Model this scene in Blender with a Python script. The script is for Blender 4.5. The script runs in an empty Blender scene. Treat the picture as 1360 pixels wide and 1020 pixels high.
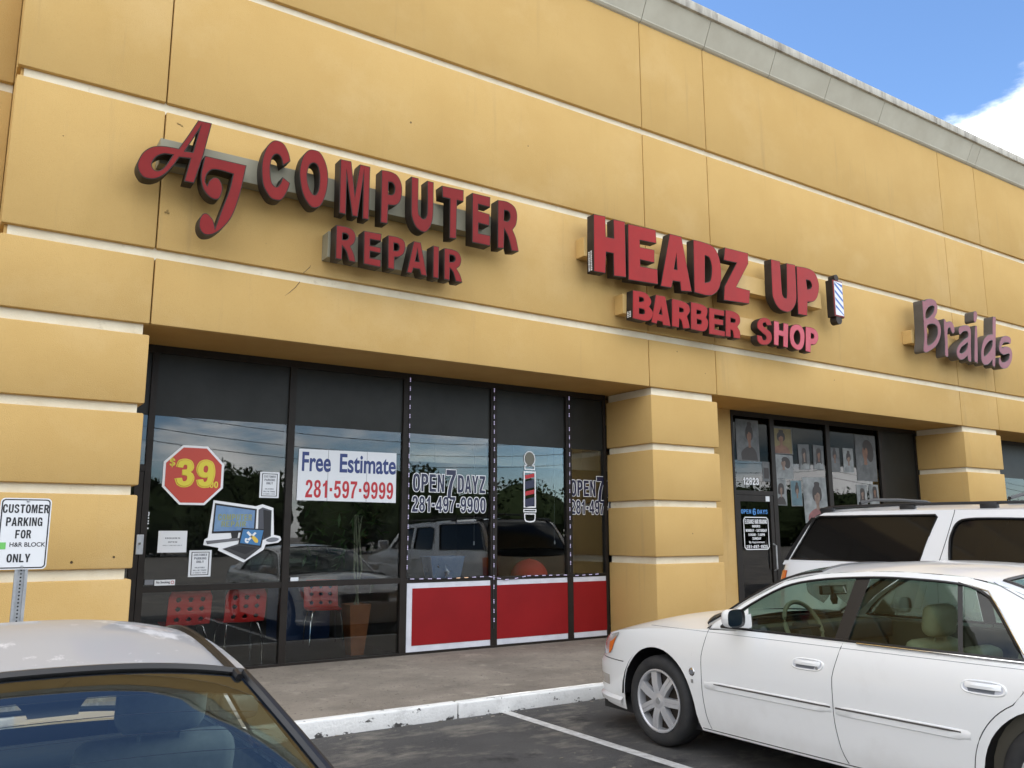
import bpy, bmesh, math, random
from mathutils import Vector, Matrix
import numpy as np
S = bpy.context.scene
COL = S.collection
R = math.radians
random.seed(7)

# ---------------------------------------------------------------- camera
cam_d = bpy.data.cameras.new('camera')
cam = bpy.data.objects.new('camera', cam_d)
COL.objects.link(cam)
PITCH, YAW, ROLL = 0.17499, 0.58581, -0.00185
cy, sy, cp, sp = math.cos(YAW), math.sin(YAW), math.cos(PITCH), math.sin(PITCH)
F = Vector((sy*cp, cy*cp, sp))
rt = Vector((cy, -sy, 0))
up = rt.cross(F)
RT = rt*math.cos(ROLL) + up*math.sin(ROLL)
UP = -rt*math.sin(ROLL) + up*math.cos(ROLL)
m = Matrix.Identity(4)
for i in range(3):
    m[i][0], m[i][1], m[i][2] = RT[i], UP[i], -F[i]
m.translation = Vector((0, -8.5, 1.62))
cam.matrix_world = m
cam_d.sensor_width = 36
cam_d.lens = 29.805
cam_d.clip_start = 0.05
cam_d.clip_end = 2000
S.camera = cam

# ---------------------------------------------------------------- sky, sun, exposure
SUN_EL, SUN_AZ = R(42), R(-38)
w = bpy.data.worlds.new('World')
S.world = w
w.use_nodes = True
nt = w.node_tree
N, L = nt.nodes, nt.links
bg = N['Background']
sky = N.new('ShaderNodeTexSky')
sky.sky_type = 'NISHITA'
sky.sun_disc = False
sky.sun_elevation = SUN_EL
sky.sun_rotation = SUN_AZ
sky.air_density = 1.0
sky.ozone_density = 6.0
sky.dust_density = 0.1
tc = N.new('ShaderNodeTexCoord')
sep = N.new('ShaderNodeSeparateXYZ')
L.new(tc.outputs['Generated'], sep.inputs[0])
mp = N.new('ShaderNodeMapping')
mp.inputs['Scale'].default_value = (1, 1, 2.6)
mp.inputs['Location'].default_value = (0.35, 0.2, 0.1)
L.new(tc.outputs['Generated'], mp.inputs[0])
nz = N.new('ShaderNodeTexNoise')
nz.inputs['Scale'].default_value = 3.4
nz.inputs['Detail'].default_value = 9
nz.inputs['Roughness'].default_value = 0.58
L.new(mp.outputs[0], nz.inputs[0])
el = N.new('ShaderNodeMapRange')              # cloud thickens higher up; unseen cover raised to light the scene neutrally
el.inputs[1].default_value = 0.02; el.inputs[2].default_value = 0.40
el.inputs[3].default_value = 0.52; el.inputs[4].default_value = 0.58
L.new(sep.outputs[2], el.inputs[0])
ad = N.new('ShaderNodeMath'); ad.operation = 'ADD'
L.new(nz.outputs[0], ad.inputs[0]); L.new(el.outputs[0], ad.inputs[1])
gap = N.new('ShaderNodeVectorMath'); gap.operation = 'DOT_PRODUCT'        # a clear blue gap in the cloud towards the east
gap.inputs[1].default_value = (math.sin(R(50))*math.cos(R(42)), math.cos(R(50))*math.cos(R(42)), math.sin(R(42)))
L.new(tc.outputs['Generated'], gap.inputs[0])
gm = N.new('ShaderNodeMapRange'); gm.inputs[1].default_value = .925; gm.inputs[2].default_value = .955
gm.inputs[3].default_value = 0.0; gm.inputs[4].default_value = -.32
L.new(gap.outputs['Value'], gm.inputs[0])
ad2 = N.new('ShaderNodeMath'); ad2.operation = 'ADD'
L.new(ad.outputs[0], ad2.inputs[0]); L.new(gm.outputs[0], ad2.inputs[1]); ad = ad2
bank = N.new('ShaderNodeVectorMath'); bank.operation = 'DOT_PRODUCT'       # and a bank of cumulus below it
bank.inputs[1].default_value = (math.sin(R(71.5))*math.cos(R(14.5)), math.cos(R(71.5))*math.cos(R(14.5)), math.sin(R(14.5)))
L.new(tc.outputs['Generated'], bank.inputs[0])
bm_ = N.new('ShaderNodeMapRange'); bm_.inputs[1].default_value = .980; bm_.inputs[2].default_value = .998
bm_.inputs[3].default_value = 0.0; bm_.inputs[4].default_value = .24
L.new(bank.outputs['Value'], bm_.inputs[0])
ad3 = N.new('ShaderNodeMath'); ad3.operation = 'ADD'
L.new(ad.outputs[0], ad3.inputs[0]); L.new(bm_.outputs[0], ad3.inputs[1]); ad = ad3
top_ = N.new('ShaderNodeVectorMath'); top_.operation = 'DOT_PRODUCT'       # clear sky high over the shops
top_.inputs[1].default_value = (math.cos(R(66))*.2, math.cos(R(66))*.98, math.sin(R(66)))
L.new(tc.outputs['Generated'], top_.inputs[0])
tm = N.new('ShaderNodeMapRange'); tm.inputs[1].default_value = .86; tm.inputs[2].default_value = .93
tm.inputs[3].default_value = 0.0; tm.inputs[4].default_value = -.35
L.new(top_.outputs['Value'], tm.inputs[0])
ad4 = N.new('ShaderNodeMath'); ad4.operation = 'ADD'
L.new(ad.outputs[0], ad4.inputs[0]); L.new(tm.outputs[0], ad4.inputs[1]); ad = ad4
cr = N.new('ShaderNodeMapRange'); cr.interpolation_type = 'SMOOTHSTEP'
cr.inputs[1].default_value = 0.97; cr.inputs[2].default_value = 1.13
L.new(ad.outputs[0], cr.inputs[0])
nz2 = N.new('ShaderNodeTexNoise'); nz2.inputs['Scale'].default_value = 7; nz2.inputs['Detail'].default_value = 6
L.new(mp.outputs[0], nz2.inputs[0])
cc = N.new('ShaderNodeMapRange'); cc.inputs[1].default_value = .3; cc.inputs[2].default_value = .7
cc.inputs[3].default_value = 7.0; cc.inputs[4].default_value = 16.5
L.new(nz2.outputs[0], cc.inputs[0])
mx = N.new('ShaderNodeMix'); mx.data_type = 'RGBA'
L.new(cr.outputs[0], mx.inputs[0]); L.new(sky.outputs[0], mx.inputs[6]); L.new(cc.outputs[0], mx.inputs[7])
L.new(mx.outputs[2], bg.inputs[0])
bg.inputs[1].default_value = 0.075
sd = bpy.data.lights.new('sun', 'SUN')
sd.energy = 4.6
sd.angle = R(0.5)
sd.color = (1.0, 0.94, 0.86)
so = bpy.data.objects.new('sun', sd)
COL.objects.link(so)
to_sun = Vector((math.sin(SUN_AZ)*math.cos(SUN_EL), math.cos(SUN_AZ)*math.cos(SUN_EL), math.sin(SUN_EL)))
so.rotation_euler = to_sun.to_track_quat('Z', 'Y').to_euler()
so.location = (-20, 20, 40)
S.view_settings.view_transform = 'Standard'
S.view_settings.look = 'None'
S.view_settings.exposure = 1.85
S.view_settings.gamma = 1
S.cycles.max_bounces = 10
S.cycles.transparent_max_bounces = 16
S.cycles.caustics_reflective = False
S.cycles.caustics_refractive = False
S.cycles.use_denoising = True

# ---------------------------------------------------------------- materials
def mat(name, col, rough=0.6, metal=0.0, coat=0.0, col2=None, nscale=4.0, bump=0.0, bscale=60.0, spec=0.5, emit=None, stretch=None, lo=.35, hi=.65, detail=6):
    M = bpy.data.materials.new(name)
    M.use_nodes = True
    n, l = M.node_tree.nodes, M.node_tree.links
    b = n['Principled BSDF']
    b.inputs['Base Color'].default_value = (*col, 1)
    b.inputs['Roughness'].default_value = rough
    b.inputs['Metallic'].default_value = metal
    b.inputs['Specular IOR Level'].default_value = spec
    b.inputs['Coat Weight'].default_value = coat
    b.inputs['Coat Roughness'].default_value = 0.04
    t = n.new('ShaderNodeTexCoord')
    src = t.outputs['Object']
    if stretch:
        mpn = n.new('ShaderNodeMapping'); mpn.inputs['Scale'].default_value = stretch
        l.new(src, mpn.inputs[0]); src2 = mpn.outputs[0]
    else:
        src2 = src
    if col2:
        z = n.new('ShaderNodeTexNoise'); z.inputs['Scale'].default_value = nscale; z.inputs['Detail'].default_value = detail
        z.inputs['Roughness'].default_value = .6
        l.new(src2, z.inputs[0])
        r = n.new('ShaderNodeMapRange'); r.inputs[1].default_value = lo; r.inputs[2].default_value = hi
        l.new(z.outputs[0], r.inputs[0])
        x = n.new('ShaderNodeMix'); x.data_type = 'RGBA'
        x.inputs[6].default_value = (*col, 1); x.inputs[7].default_value = (*col2, 1)
        l.new(r.outputs[0], x.inputs[0]); l.new(x.outputs[2], b.inputs['Base Color'])
    if bump:
        z = n.new('ShaderNodeTexNoise'); z.inputs['Scale'].default_value = bscale; z.inputs['Detail'].default_value = 5
        l.new(src, z.inputs[0])
        bb = n.new('ShaderNodeBump'); bb.inputs['Strength'].default_value = bump; bb.inputs['Distance'].default_value = .02
        l.new(z.outputs[0], bb.inputs['Height']); l.new(bb.outputs[0], b.inputs['Normal'])
    if emit:
        b.inputs['Emission Color'].default_value = (*emit[0], 1); b.inputs['Emission Strength'].default_value = emit[1]
    return M

def layer(M, col, nscale, lo, hi, stretch=None, seed=0.0, detail=8, z0=0.0, zg=0.0, amt=1.0):
    """mix one more blotch colour over what the base colour already is"""
    n, l = M.node_tree.nodes, M.node_tree.links
    b = n['Principled BSDF']
    t = n.new('ShaderNodeTexCoord'); mpn = n.new('ShaderNodeMapping')
    mpn.inputs['Scale'].default_value = stretch or (1, 1, 1); mpn.inputs['Location'].default_value = (seed, seed*.7, seed*1.3)
    l.new(t.outputs['Object'], mpn.inputs[0])
    z = n.new('ShaderNodeTexNoise'); z.inputs['Scale'].default_value = nscale; z.inputs['Detail'].default_value = detail; z.inputs['Roughness'].default_value = .65
    l.new(mpn.outputs[0], z.inputs[0])
    r = n.new('ShaderNodeMapRange'); r.inputs[1].default_value = lo; r.inputs[2].default_value = hi; r.inputs[4].default_value = amt
    src = z.outputs[0]
    if zg:                              # more of it the lower down (splash, kicks, scraped paint)
        sx = n.new('ShaderNodeSeparateXYZ'); l.new(t.outputs['Object'], sx.inputs[0])
        q = n.new('ShaderNodeMapRange'); q.inputs[1].default_value = z0; q.inputs[2].default_value = z0-1.0; q.inputs[3].default_value = 0; q.inputs[4].default_value = zg
        l.new(sx.outputs[2], q.inputs[0])
        k = n.new('ShaderNodeMath'); k.operation = 'ADD'; l.new(src, k.inputs[0]); l.new(q.outputs[0], k.inputs[1]); src = k.outputs[0]
    l.new(src, r.inputs[0])
    x = n.new('ShaderNodeMix'); x.data_type = 'RGBA'; x.inputs[7].default_value = (*col, 1)
    old = b.inputs['Base Color'].links
    if old: l.new(old[0].from_socket, x.inputs[6])
    else: x.inputs[6].default_value = b.inputs['Base Color'].default_value
    l.new(r.outputs[0], x.inputs[0]); l.new(x.outputs[2], b.inputs['Base Color'])
    return x

def glass(name, tint, refl=0.08, refl_col=(1, 1, 1), rough=0.0, ior=1.5, fk=1.0):
    M = bpy.data.materials.new(name); M.use_nodes = True
    n, l = M.node_tree.nodes, M.node_tree.links
    n.remove(n['Principled BSDF'])
    tr = n.new('ShaderNodeBsdfTransparent'); tr.inputs[0].default_value = (*tint, 1)
    g = n.new('ShaderNodeBsdfGlossy'); g.inputs['Roughness'].default_value = rough; g.inputs[0].default_value = (*refl_col, 1)
    fr = n.new('ShaderNodeFresnel'); fr.inputs[0].default_value = ior
    a = n.new('ShaderNodeMath'); a.operation = 'MULTIPLY_ADD'; a.use_clamp = True; a.inputs[1].default_value = fk; a.inputs[2].default_value = refl
    l.new(fr.outputs[0], a.inputs[0])
    x = n.new('ShaderNodeMixShader')
    l.new(a.outputs[0], x.inputs[0]); l.new(tr.outputs[0], x.inputs[1]); l.new(g.outputs[0], x.inputs[2])
    l.new(x.outputs[0], n['Material Output'].inputs[0])
    return M

M = {}
M['stucco'] = mat('ochre_stucco', (.575, .379, .143), .9, col2=(.54, .348, .126), nscale=.9, bump=.22, bscale=110, spec=.15)
layer(M['stucco'], (.61, .42, .185), .5, .52, .74, seed=3)
layer(M['stucco'], (.53, .348, .125), 2.4, .58, .80, stretch=(1, 1, .35), seed=9)
layer(M['stucco'], (.46, .31, .13), 7, .60, .80, stretch=(1, 1, .06), seed=12, amt=.8)
layer(M['stucco'], (.60, .43, .21), 160, .58, .72, seed=14, detail=3)
layer(M['stucco'], (.52, .335, .125), 38, .56, .75, seed=5)
M['stucco_d'] = mat('ochre_stucco_recess', (.575, .37, .136), .9, col2=(.52, .32, .11), nscale=1.4, bump=.15, bscale=90, spec=.15)
M['band'] = mat('cream_band', (.80, .74, .58), .85, col2=(.72, .64, .47), nscale=3, bump=.12, bscale=80, spec=.2)
layer(M['band'], (.50, .42, .28), 7, .62, .8, seed=2)
M['cornice'] = mat('grey_cornice', (.54, .52, .43), .8, col2=(.48, .455, .37), nscale=2, spec=.2, bump=.05)
M['lip'] = mat('stained_coping', (.50, .48, .42), .8, col2=(.24, .22, .19), nscale=6, stretch=(1, 1, .2), lo=.46, hi=.72, spec=.2, bump=.1)
M['frame'] = mat('bronze_frame', (.016, .0125, .010), .5, spec=.22, col2=(.022, .018, .015), nscale=6)
M['dark'] = mat('dark_interior', (.020, .019, .018), .9)
M['black'] = mat('black_plastic', (.012, .012, .013), .5)
M['rubber'] = mat('rubber', (.018, .018, .019), .75, col2=(.03, .029, .028), nscale=12, bump=.05)
M['glass'] = glass('shop_glass', (.86, .88, .87), -.004, fk=1.3)
M['dulled_glass'] = glass('dulled_upper_glass', (.34, .35, .34), 0, fk=.07)  # dark reflected zone of the upper panes put into tint and weak reflection
M['painted_dark'] = mat('painted_dark_pane', (.020, .020, .0175), .35, spec=.16, col2=(.030, .031, .028), nscale=1.5)  # opaque dark colour stands for what the upper glass reflects
M['red_face'] = mat('red_acrylic', (.225, .0095, .0088), .38, col2=(.18, .008, .0075), nscale=2.5, spec=.18)
M['red_face2'] = mat('bright_red_acrylic', (.335, .0105, .0098), .38, col2=(.28, .0095, .009), nscale=2.5, spec=.18)
M['pink_face'] = mat('faded_pink_acrylic', (.54, .10, .13), .4, col2=(.46, .07, .095), nscale=3, spec=.2)
M['mauve_face'] = mat('mauve_acrylic', (.27, .085, .105), .4, col2=(.225, .07, .088), nscale=3, spec=.2)
M['return'] = mat('bronze_return', (.028, .021, .017), .55, spec=.25, col2=(.04, .031, .025), nscale=5)
M['return_grey'] = mat('grey_return', (.075, .068, .062), .5, col2=(.095, .086, .08), nscale=5)
M['raceway_g'] = mat('grey_raceway', (.28, .262, .185), .6, col2=(.245, .225, .155), nscale=2)
M['raceway_y'] = mat('ochre_raceway', (.60, .40, .15), .6, col2=(.54, .35, .12), nscale=3)
M['pave'] = mat('pavement_concrete', (.245, .212, .172), .9, col2=(.165, .142, .115), nscale=1.6, bump=.35, bscale=70, stretch=(1, 1.2, 1))
layer(M['pave'], (.32, .28, .23), 4.2, .56, .75, seed=1)
layer(M['pave'], (.12, .105, .09), 3.2, .60, .74, seed=6)
layer(M['pave'], (.07, .062, .055), 30, .60, .66, seed=8)
M['asphalt'] = mat('asphalt', (.082, .079, .075), .92, col2=(.052, .050, .049), nscale=.8, bump=.7, bscale=160)
layer(M['asphalt'], (.22, .20, .168), 2.4, .50, .70, stretch=(.7, 1.2, 1), seed=4)
layer(M['asphalt'], (.22, .21, .20), 130, .60, .70, seed=2, detail=3)
layer(M['asphalt'], (.022, .021, .021), 1.9, .60, .70, seed=21)
M['kerb'] = mat('painted_kerb', (.78, .78, .76), .7, col2=(.70, .70, .68), nscale=5, bump=.3, bscale=40)
layer(M['kerb'], (.06, .058, .055), 13, .62, .66, stretch=(.6, 1, 1), seed=1, z0=.06, zg=1.5)
layer(M['kerb'], (.30, .29, .27), 5, .55, .75, seed=3, amt=.6)
M['line'] = mat('line_paint', (.62, .62, .60), .8, col2=(.42, .41, .39), nscale=14, bump=.3, bscale=160)
layer(M['line'], (.10, .10, .095), 24, .66, .74, seed=1)
M['white'] = mat('white_vinyl', (.74, .75, .76), .5)
M['paper'] = mat('white_paper', (.66, .68, .70), .7)
M['ink'] = mat('black_ink', (.012, .012, .014), .6)
M['greyink'] = mat('grey_ink', (.16, .17, .19), .6)
M['navy'] = mat('navy_ink', (.02, .04, .16), .5)
M['redink'] = mat('red_ink', (.42, .016, .024), .5)
M['navyd'] = mat('dark_navy_vinyl', (.014, .016, .05), .4)
M['yellow'] = mat('yellow_vinyl', (.66, .56, .04), .5)
M['orangered'] = mat('orange_red_vinyl', (.46, .045, .022), .45)
M['redpanel'] = mat('red_panel', (.265, .012, .014), .4, col2=(.225, .010, .012), nscale=1.2, spec=.2)
M['panelwhite'] = mat('panel_border', (.66, .67, .72), .5, col2=(.56, .57, .62), nscale=6)
M['led'] = mat('led', (.45, .42, .55), .4, emit=((.72, .62, 1.0), .16))
M['ledwarm'] = mat('led_warm', (.8, .6, .4), .4, emit=((1.0, .55, .3), .2))
M['chair'] = mat('red_chair_plastic', (.82, .045, .04), .3, coat=.3)
M['chrome'] = mat('chrome', (.72, .72, .72), .12, metal=1)
M['steel'] = mat('galvanised_steel', (.46, .47, .48), .45, metal=.7, col2=(.36, .37, .38), nscale=18)
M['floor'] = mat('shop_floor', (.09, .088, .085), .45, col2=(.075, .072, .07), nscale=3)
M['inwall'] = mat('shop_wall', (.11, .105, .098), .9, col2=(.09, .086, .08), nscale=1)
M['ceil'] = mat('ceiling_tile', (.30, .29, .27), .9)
M['blue'] = mat('blue_laminate', (.02, .055, .16), .45)
M['terracotta'] = mat('rust_planter', (.34, .115, .035), .7, col2=(.22, .07, .022), nscale=6)
M['leaf'] = mat('leaf', (.05, .10, .032), .6, col2=(.03, .065, .02), nscale=9)
M['tree'] = mat('far_foliage', (.020, .030, .013), .95, spec=.1, col2=(.011, .018, .007), nscale=.35)
M['bark'] = mat('bark', (.07, .052, .038), .9)
M['skin1'] = mat('poster_brown', (.20, .10, .06), .6, col2=(.12, .06, .038), nscale=7)
M['hair1'] = mat('poster_dark', (.028, .022, .02), .6)
M['redcap'] = mat('red_cloth', (.85, .07, .045), .7, bump=.2, bscale=60)
M['bluebag'] = mat('blue_plastic', (.04, .13, .32), .3, col2=(.10, .20, .36), nscale=8)
# vehicles
M['white_paint'] = mat('white_pearl_paint', (.80, .80, .785), .28, coat=.8, spec=.5)
layer(M['white_paint'], (.50, .47, .42), 3.5, .60, 1.0, seed=2, z0=.5, zg=1.0, amt=.28)
M['suv_paint'] = mat('white_truck_paint', (.80, .80, .80), .3, coat=.8)
M['silver_paint'] = mat('silver_paint', (.40, .405, .415), .40, metal=.2, coat=.5)
layer(M['silver_paint'], (.80, .80, .80), 2.6, .545, .60, stretch=(1, .8, 1), seed=5.7, detail=10)
M['trim'] = mat('black_trim', (.010, .010, .011), .32)
M['carglass'] = glass('green_car_glass', (.54, .66, .58), .0, fk=.7)
M['backglass'] = glass('bluish_rear_glass', (.80, .88, .80), .035, refl_col=(.95, .96, .96))
M['darkglass'] = mat('privacy_glass', (.011, .010, .009), .06, spec=.35)
M['frit'] = mat('glass_border', (.010, .010, .011), .18)
M['beige'] = mat('beige_leather', (.40, .35, .25), .5, col2=(.35, .30, .21), nscale=6)
M['greycloth'] = mat('grey_cloth', (.30, .31, .33), .9, col2=(.25, .26, .28), nscale=20)
M['cabin'] = mat('cabin_trim', (.13, .115, .085), .8)
M['cabin_d'] = mat('dark_cabin_trim', (.045, .045, .05), .8)
M['alloy'] = mat('alloy_rim', (.54, .54, .55), .34, metal=.4, coat=.3)
M['amber'] = mat('amber_lens', (.75, .17, .02), .2, coat=.6)
M['clearlens'] = mat('clear_lens', (.55, .52, .48), .12, coat=.8, metal=.3)
M['redlens'] = mat('red_lens', (.40, .02, .015), .2, coat=.6)
M['mirror'] = mat('mirror_glass', (.55, .62, .64), .03, metal=1)
M['green'] = mat('green_square', (.16, .52, .12), .5)

# ---------------------------------------------------------------- object helpers
def tag(o, label=None, cat=None, group=None, kind=None):
    if label: o['label'] = label
    if cat: o['category'] = cat
    if group: o['group'] = group
    if kind: o['kind'] = kind
    return o
def thing(name, label, cat, loc=(0, 0, 0), rz=0.0, group=None):
    o = bpy.data.objects.new(name, None); COL.objects.link(o)
    o.location = loc; o.rotation_euler = (0, 0, rz); o.empty_display_size = .2
    return tag(o, label, cat, group)
def link(name, me, m, parent=None, smooth=False, ang=None):
    ms = m if isinstance(m, (list, tuple)) else [m]
    for k in ms: me.materials.append(k)
    o = bpy.data.objects.new(name, me); COL.objects.link(o)
    if parent: o.parent = parent
    if smooth:
        me.shade_smooth()
        if ang: me.set_sharp_from_angle(angle=R(ang))
    return o
class MB:
    def __init__(s): s.bm = bmesh.new(); s.mi = 0
    def box(s, x0, x1, y0, y1, z0, z1, bev=0.0, seg=2):
        r = bmesh.ops.create_cube(s.bm, size=1)
        for v in r['verts']:
            v.co = Vector((x0+(v.co.x+.5)*(x1-x0), y0+(v.co.y+.5)*(y1-y0), z0+(v.co.z+.5)*(z1-z0)))
        fs = list({f for v in r['verts'] for f in v.link_faces})
        for f in fs: f.material_index = s.mi
        if bev:
            es = list({e for v in r['verts'] for e in v.link_edges})
            q = bmesh.ops.bevel(s.bm, geom=es, offset=bev, segments=seg, profile=.5, affect='EDGES')
            for f in q['faces']: f.material_index = s.mi
        return s
    def obox(s, M4, sx, sy, sz, bev=0.0, seg=2):
        r = bmesh.ops.create_cube(s.bm, size=1)
        es = list({e for v in r['verts'] for e in v.link_edges}); vs = r['verts']
        for v in vs: v.co = Vector((v.co.x*sx, v.co.y*sy, v.co.z*sz))
        if bev:
            q = bmesh.ops.bevel(s.bm, geom=es, offset=bev, segments=seg, profile=.5, affect='EDGES')
            vs = list({v for f in q['faces'] for v in f.verts} | {v for v in vs if v.is_valid})
        for v in vs: v.co = M4 @ v.co
        return s
    def face(s, pts):
        f = s.bm.faces.new([s.bm.verts.new(p) for p in pts]); f.material_index = s.mi
        return s
    def tube(s, pts, r, n=8, closed=False, cap=True):
        pts = [Vector(p) for p in pts]; k = len(pts); rings = []
        for i, p in enumerate(pts):
            a = pts[(i-1) % k] if (closed or i) else p
            b = pts[(i+1) % k] if (closed or i < k-1) else p
            t = (b-a).normalized()
            ref = Vector((0, 0, 1)) if abs(t.z) < .9 else Vector((1, 0, 0))
            u = t.cross(ref).normalized(); v = t.cross(u)
            rr = r[i] if isinstance(r, (list, tuple)) else r
            rings.append([s.bm.verts.new(p+(u*math.cos(2*math.pi*j/n)+v*math.sin(2*math.pi*j/n))*rr) for j in range(n)])
        for i in range(k if closed else k-1):
            A, B = rings[i], rings[(i+1) % k]
            for j in range(n):
                f = s.bm.faces.new((A[j], A[(j+1) % n], B[(j+1) % n], B[j])); f.material_index = s.mi
        if cap and not closed:
            s.bm.faces.new(rings[0][::-1]).material_index = s.mi; s.bm.faces.new(rings[-1]).material_index = s.mi
        return s
    def lathe(s, prof, n=32, M4=Matrix.Identity(4), closed=False):
        """prof = [(r, z)] about local Z"""
        rings = [[s.bm.verts.new(M4 @ Vector((r*math.cos(2*math.pi*j/n), r*math.sin(2*math.pi*j/n), z))) for j in range(n)] for r, z in prof]
        for i in range(len(rings)-1 if not closed else len(rings)):
            A, B = rings[i], rings[(i+1) % len(rings)]
            for j in range(n):
                f = s.bm.faces.new((A[j], A[(j+1) % n], B[(j+1) % n], B[j])); f.material_index = s.mi
        return s
    def grid(s, P, loop=False):
        V = [[s.bm.verts.new(p) for p in row] for row in P]
        for i in range(len(V)-1):
            for j in range(len(V[0])-1):
                f = s.bm.faces.new((V[i][j], V[i][j+1], V[i+1][j+1], V[i+1][j])); f.material_index = s.mi
        return s
    def build(s, name, m, parent=None, smooth=False, ang=35, weld=False):
        if weld: bmesh.ops.remove_doubles(s.bm, verts=s.bm.verts, dist=1e-5)
        bmesh.ops.recalc_face_normals(s.bm, faces=s.bm.faces)
        me = bpy.data.meshes.new(name); s.bm.to_mesh(me); s.bm.free()
        return link(name, me, m, parent, smooth, ang)
def box(name, m, parent, x0, x1, y0, y1, z0, z1, bev=0.0):
    return MB().box(x0, x1, y0, y1, z0, z1, bev).build(name, m, parent, smooth=bev > 0)

def smooth_contour(pts, n=5):
    """pts = [(x, y, corner)]; Catmull-Rom between corners"""
    out = []; k = len(pts)
    for i in range(k):
        p0, p1, p2, p3 = pts[i-1], pts[i], pts[(i+1) % k], pts[(i+2) % k]
        if p1[2] and p2[2]:
            out.append((p1[0], p1[1])); continue
        a = p1 if p1[2] else p0
        d = p2 if p2[2] else p3
        for j in range(n):
            t = j/n
            q = []
            for c in (0, 1):
                m1 = (p2[c]-a[c])*.5 if not p1[2] else (p2[c]-p1[c])
                m2 = (d[c]-p1[c])*.5 if not p2[2] else (p2[c]-p1[c])
                q.append((2*t**3-3*t*t+1)*p1[c]+(t**3-2*t*t+t)*m1+(-2*t**3+3*t*t)*p2[c]+(t**3-t*t)*m2)
            out.append(tuple(q))
    return out
def curve_mesh(contours, depth, offset=0.0):
    """filled 2D contours (even-odd) -> mesh in the XZ plane, front face at y = 0, back at y = depth"""
    cu = bpy.data.curves.new('c', 'CURVE'); cu.dimensions = '2D'; cu.fill_mode = 'BOTH'
    for c in contours:
        sp_ = cu.splines.new('POLY'); sp_.points.add(len(c)-1)
        for i, p in enumerate(c): sp_.points[i].co = (p[0], p[1], 0, 1)
        sp_.use_cyclic_u = True
    cu.extrude = depth/2
    if offset > 0: cu.bevel_depth = offset; cu.bevel_resolution = 1
    else: cu.offset = offset
    return _to_mesh(cu, depth, max(0, offset))
def _to_mesh(cu, depth, bev=0.0):
    o = bpy.data.objects.new('c', cu); COL.objects.link(o)
    bpy.context.view_layer.update()
    dg = bpy.context.evaluated_depsgraph_get()
    me = bpy.data.meshes.new_from_object(o.evaluated_get(dg))
    bpy.data.objects.remove(o); bpy.data.curves.remove(cu)
    for v in me.vertices:
        x, y, z = v.co; v.co = (x, (-z+depth/2+bev)*(depth/(depth+2*bev)), y)
    me.materials.clear()
    return me
def font_mesh(txt, size, bold=0.0, depth=0.001):
    cu = bpy.data.curves.new('t', 'FONT'); cu.body = txt; cu.size = size; cu.bevel_depth = bold*size*.8; cu.bevel_resolution = 1; cu.extrude = depth/2
    cu.align_x = 'LEFT'
    return _to_mesh(cu, depth, bold*size*.8)
def fit(me, x0, x1, z0, z1):
    a = np.array([v.co[:] for v in me.vertices])
    lo, hi = a.min(0), a.max(0)
    for v in me.vertices:
        v.co.x = x0+(v.co.x-lo[0])/(hi[0]-lo[0])*(x1-x0)
        v.co.z = z0+(v.co.z-lo[2])/(hi[2]-lo[2])*(z1-z0)
    return me

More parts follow.
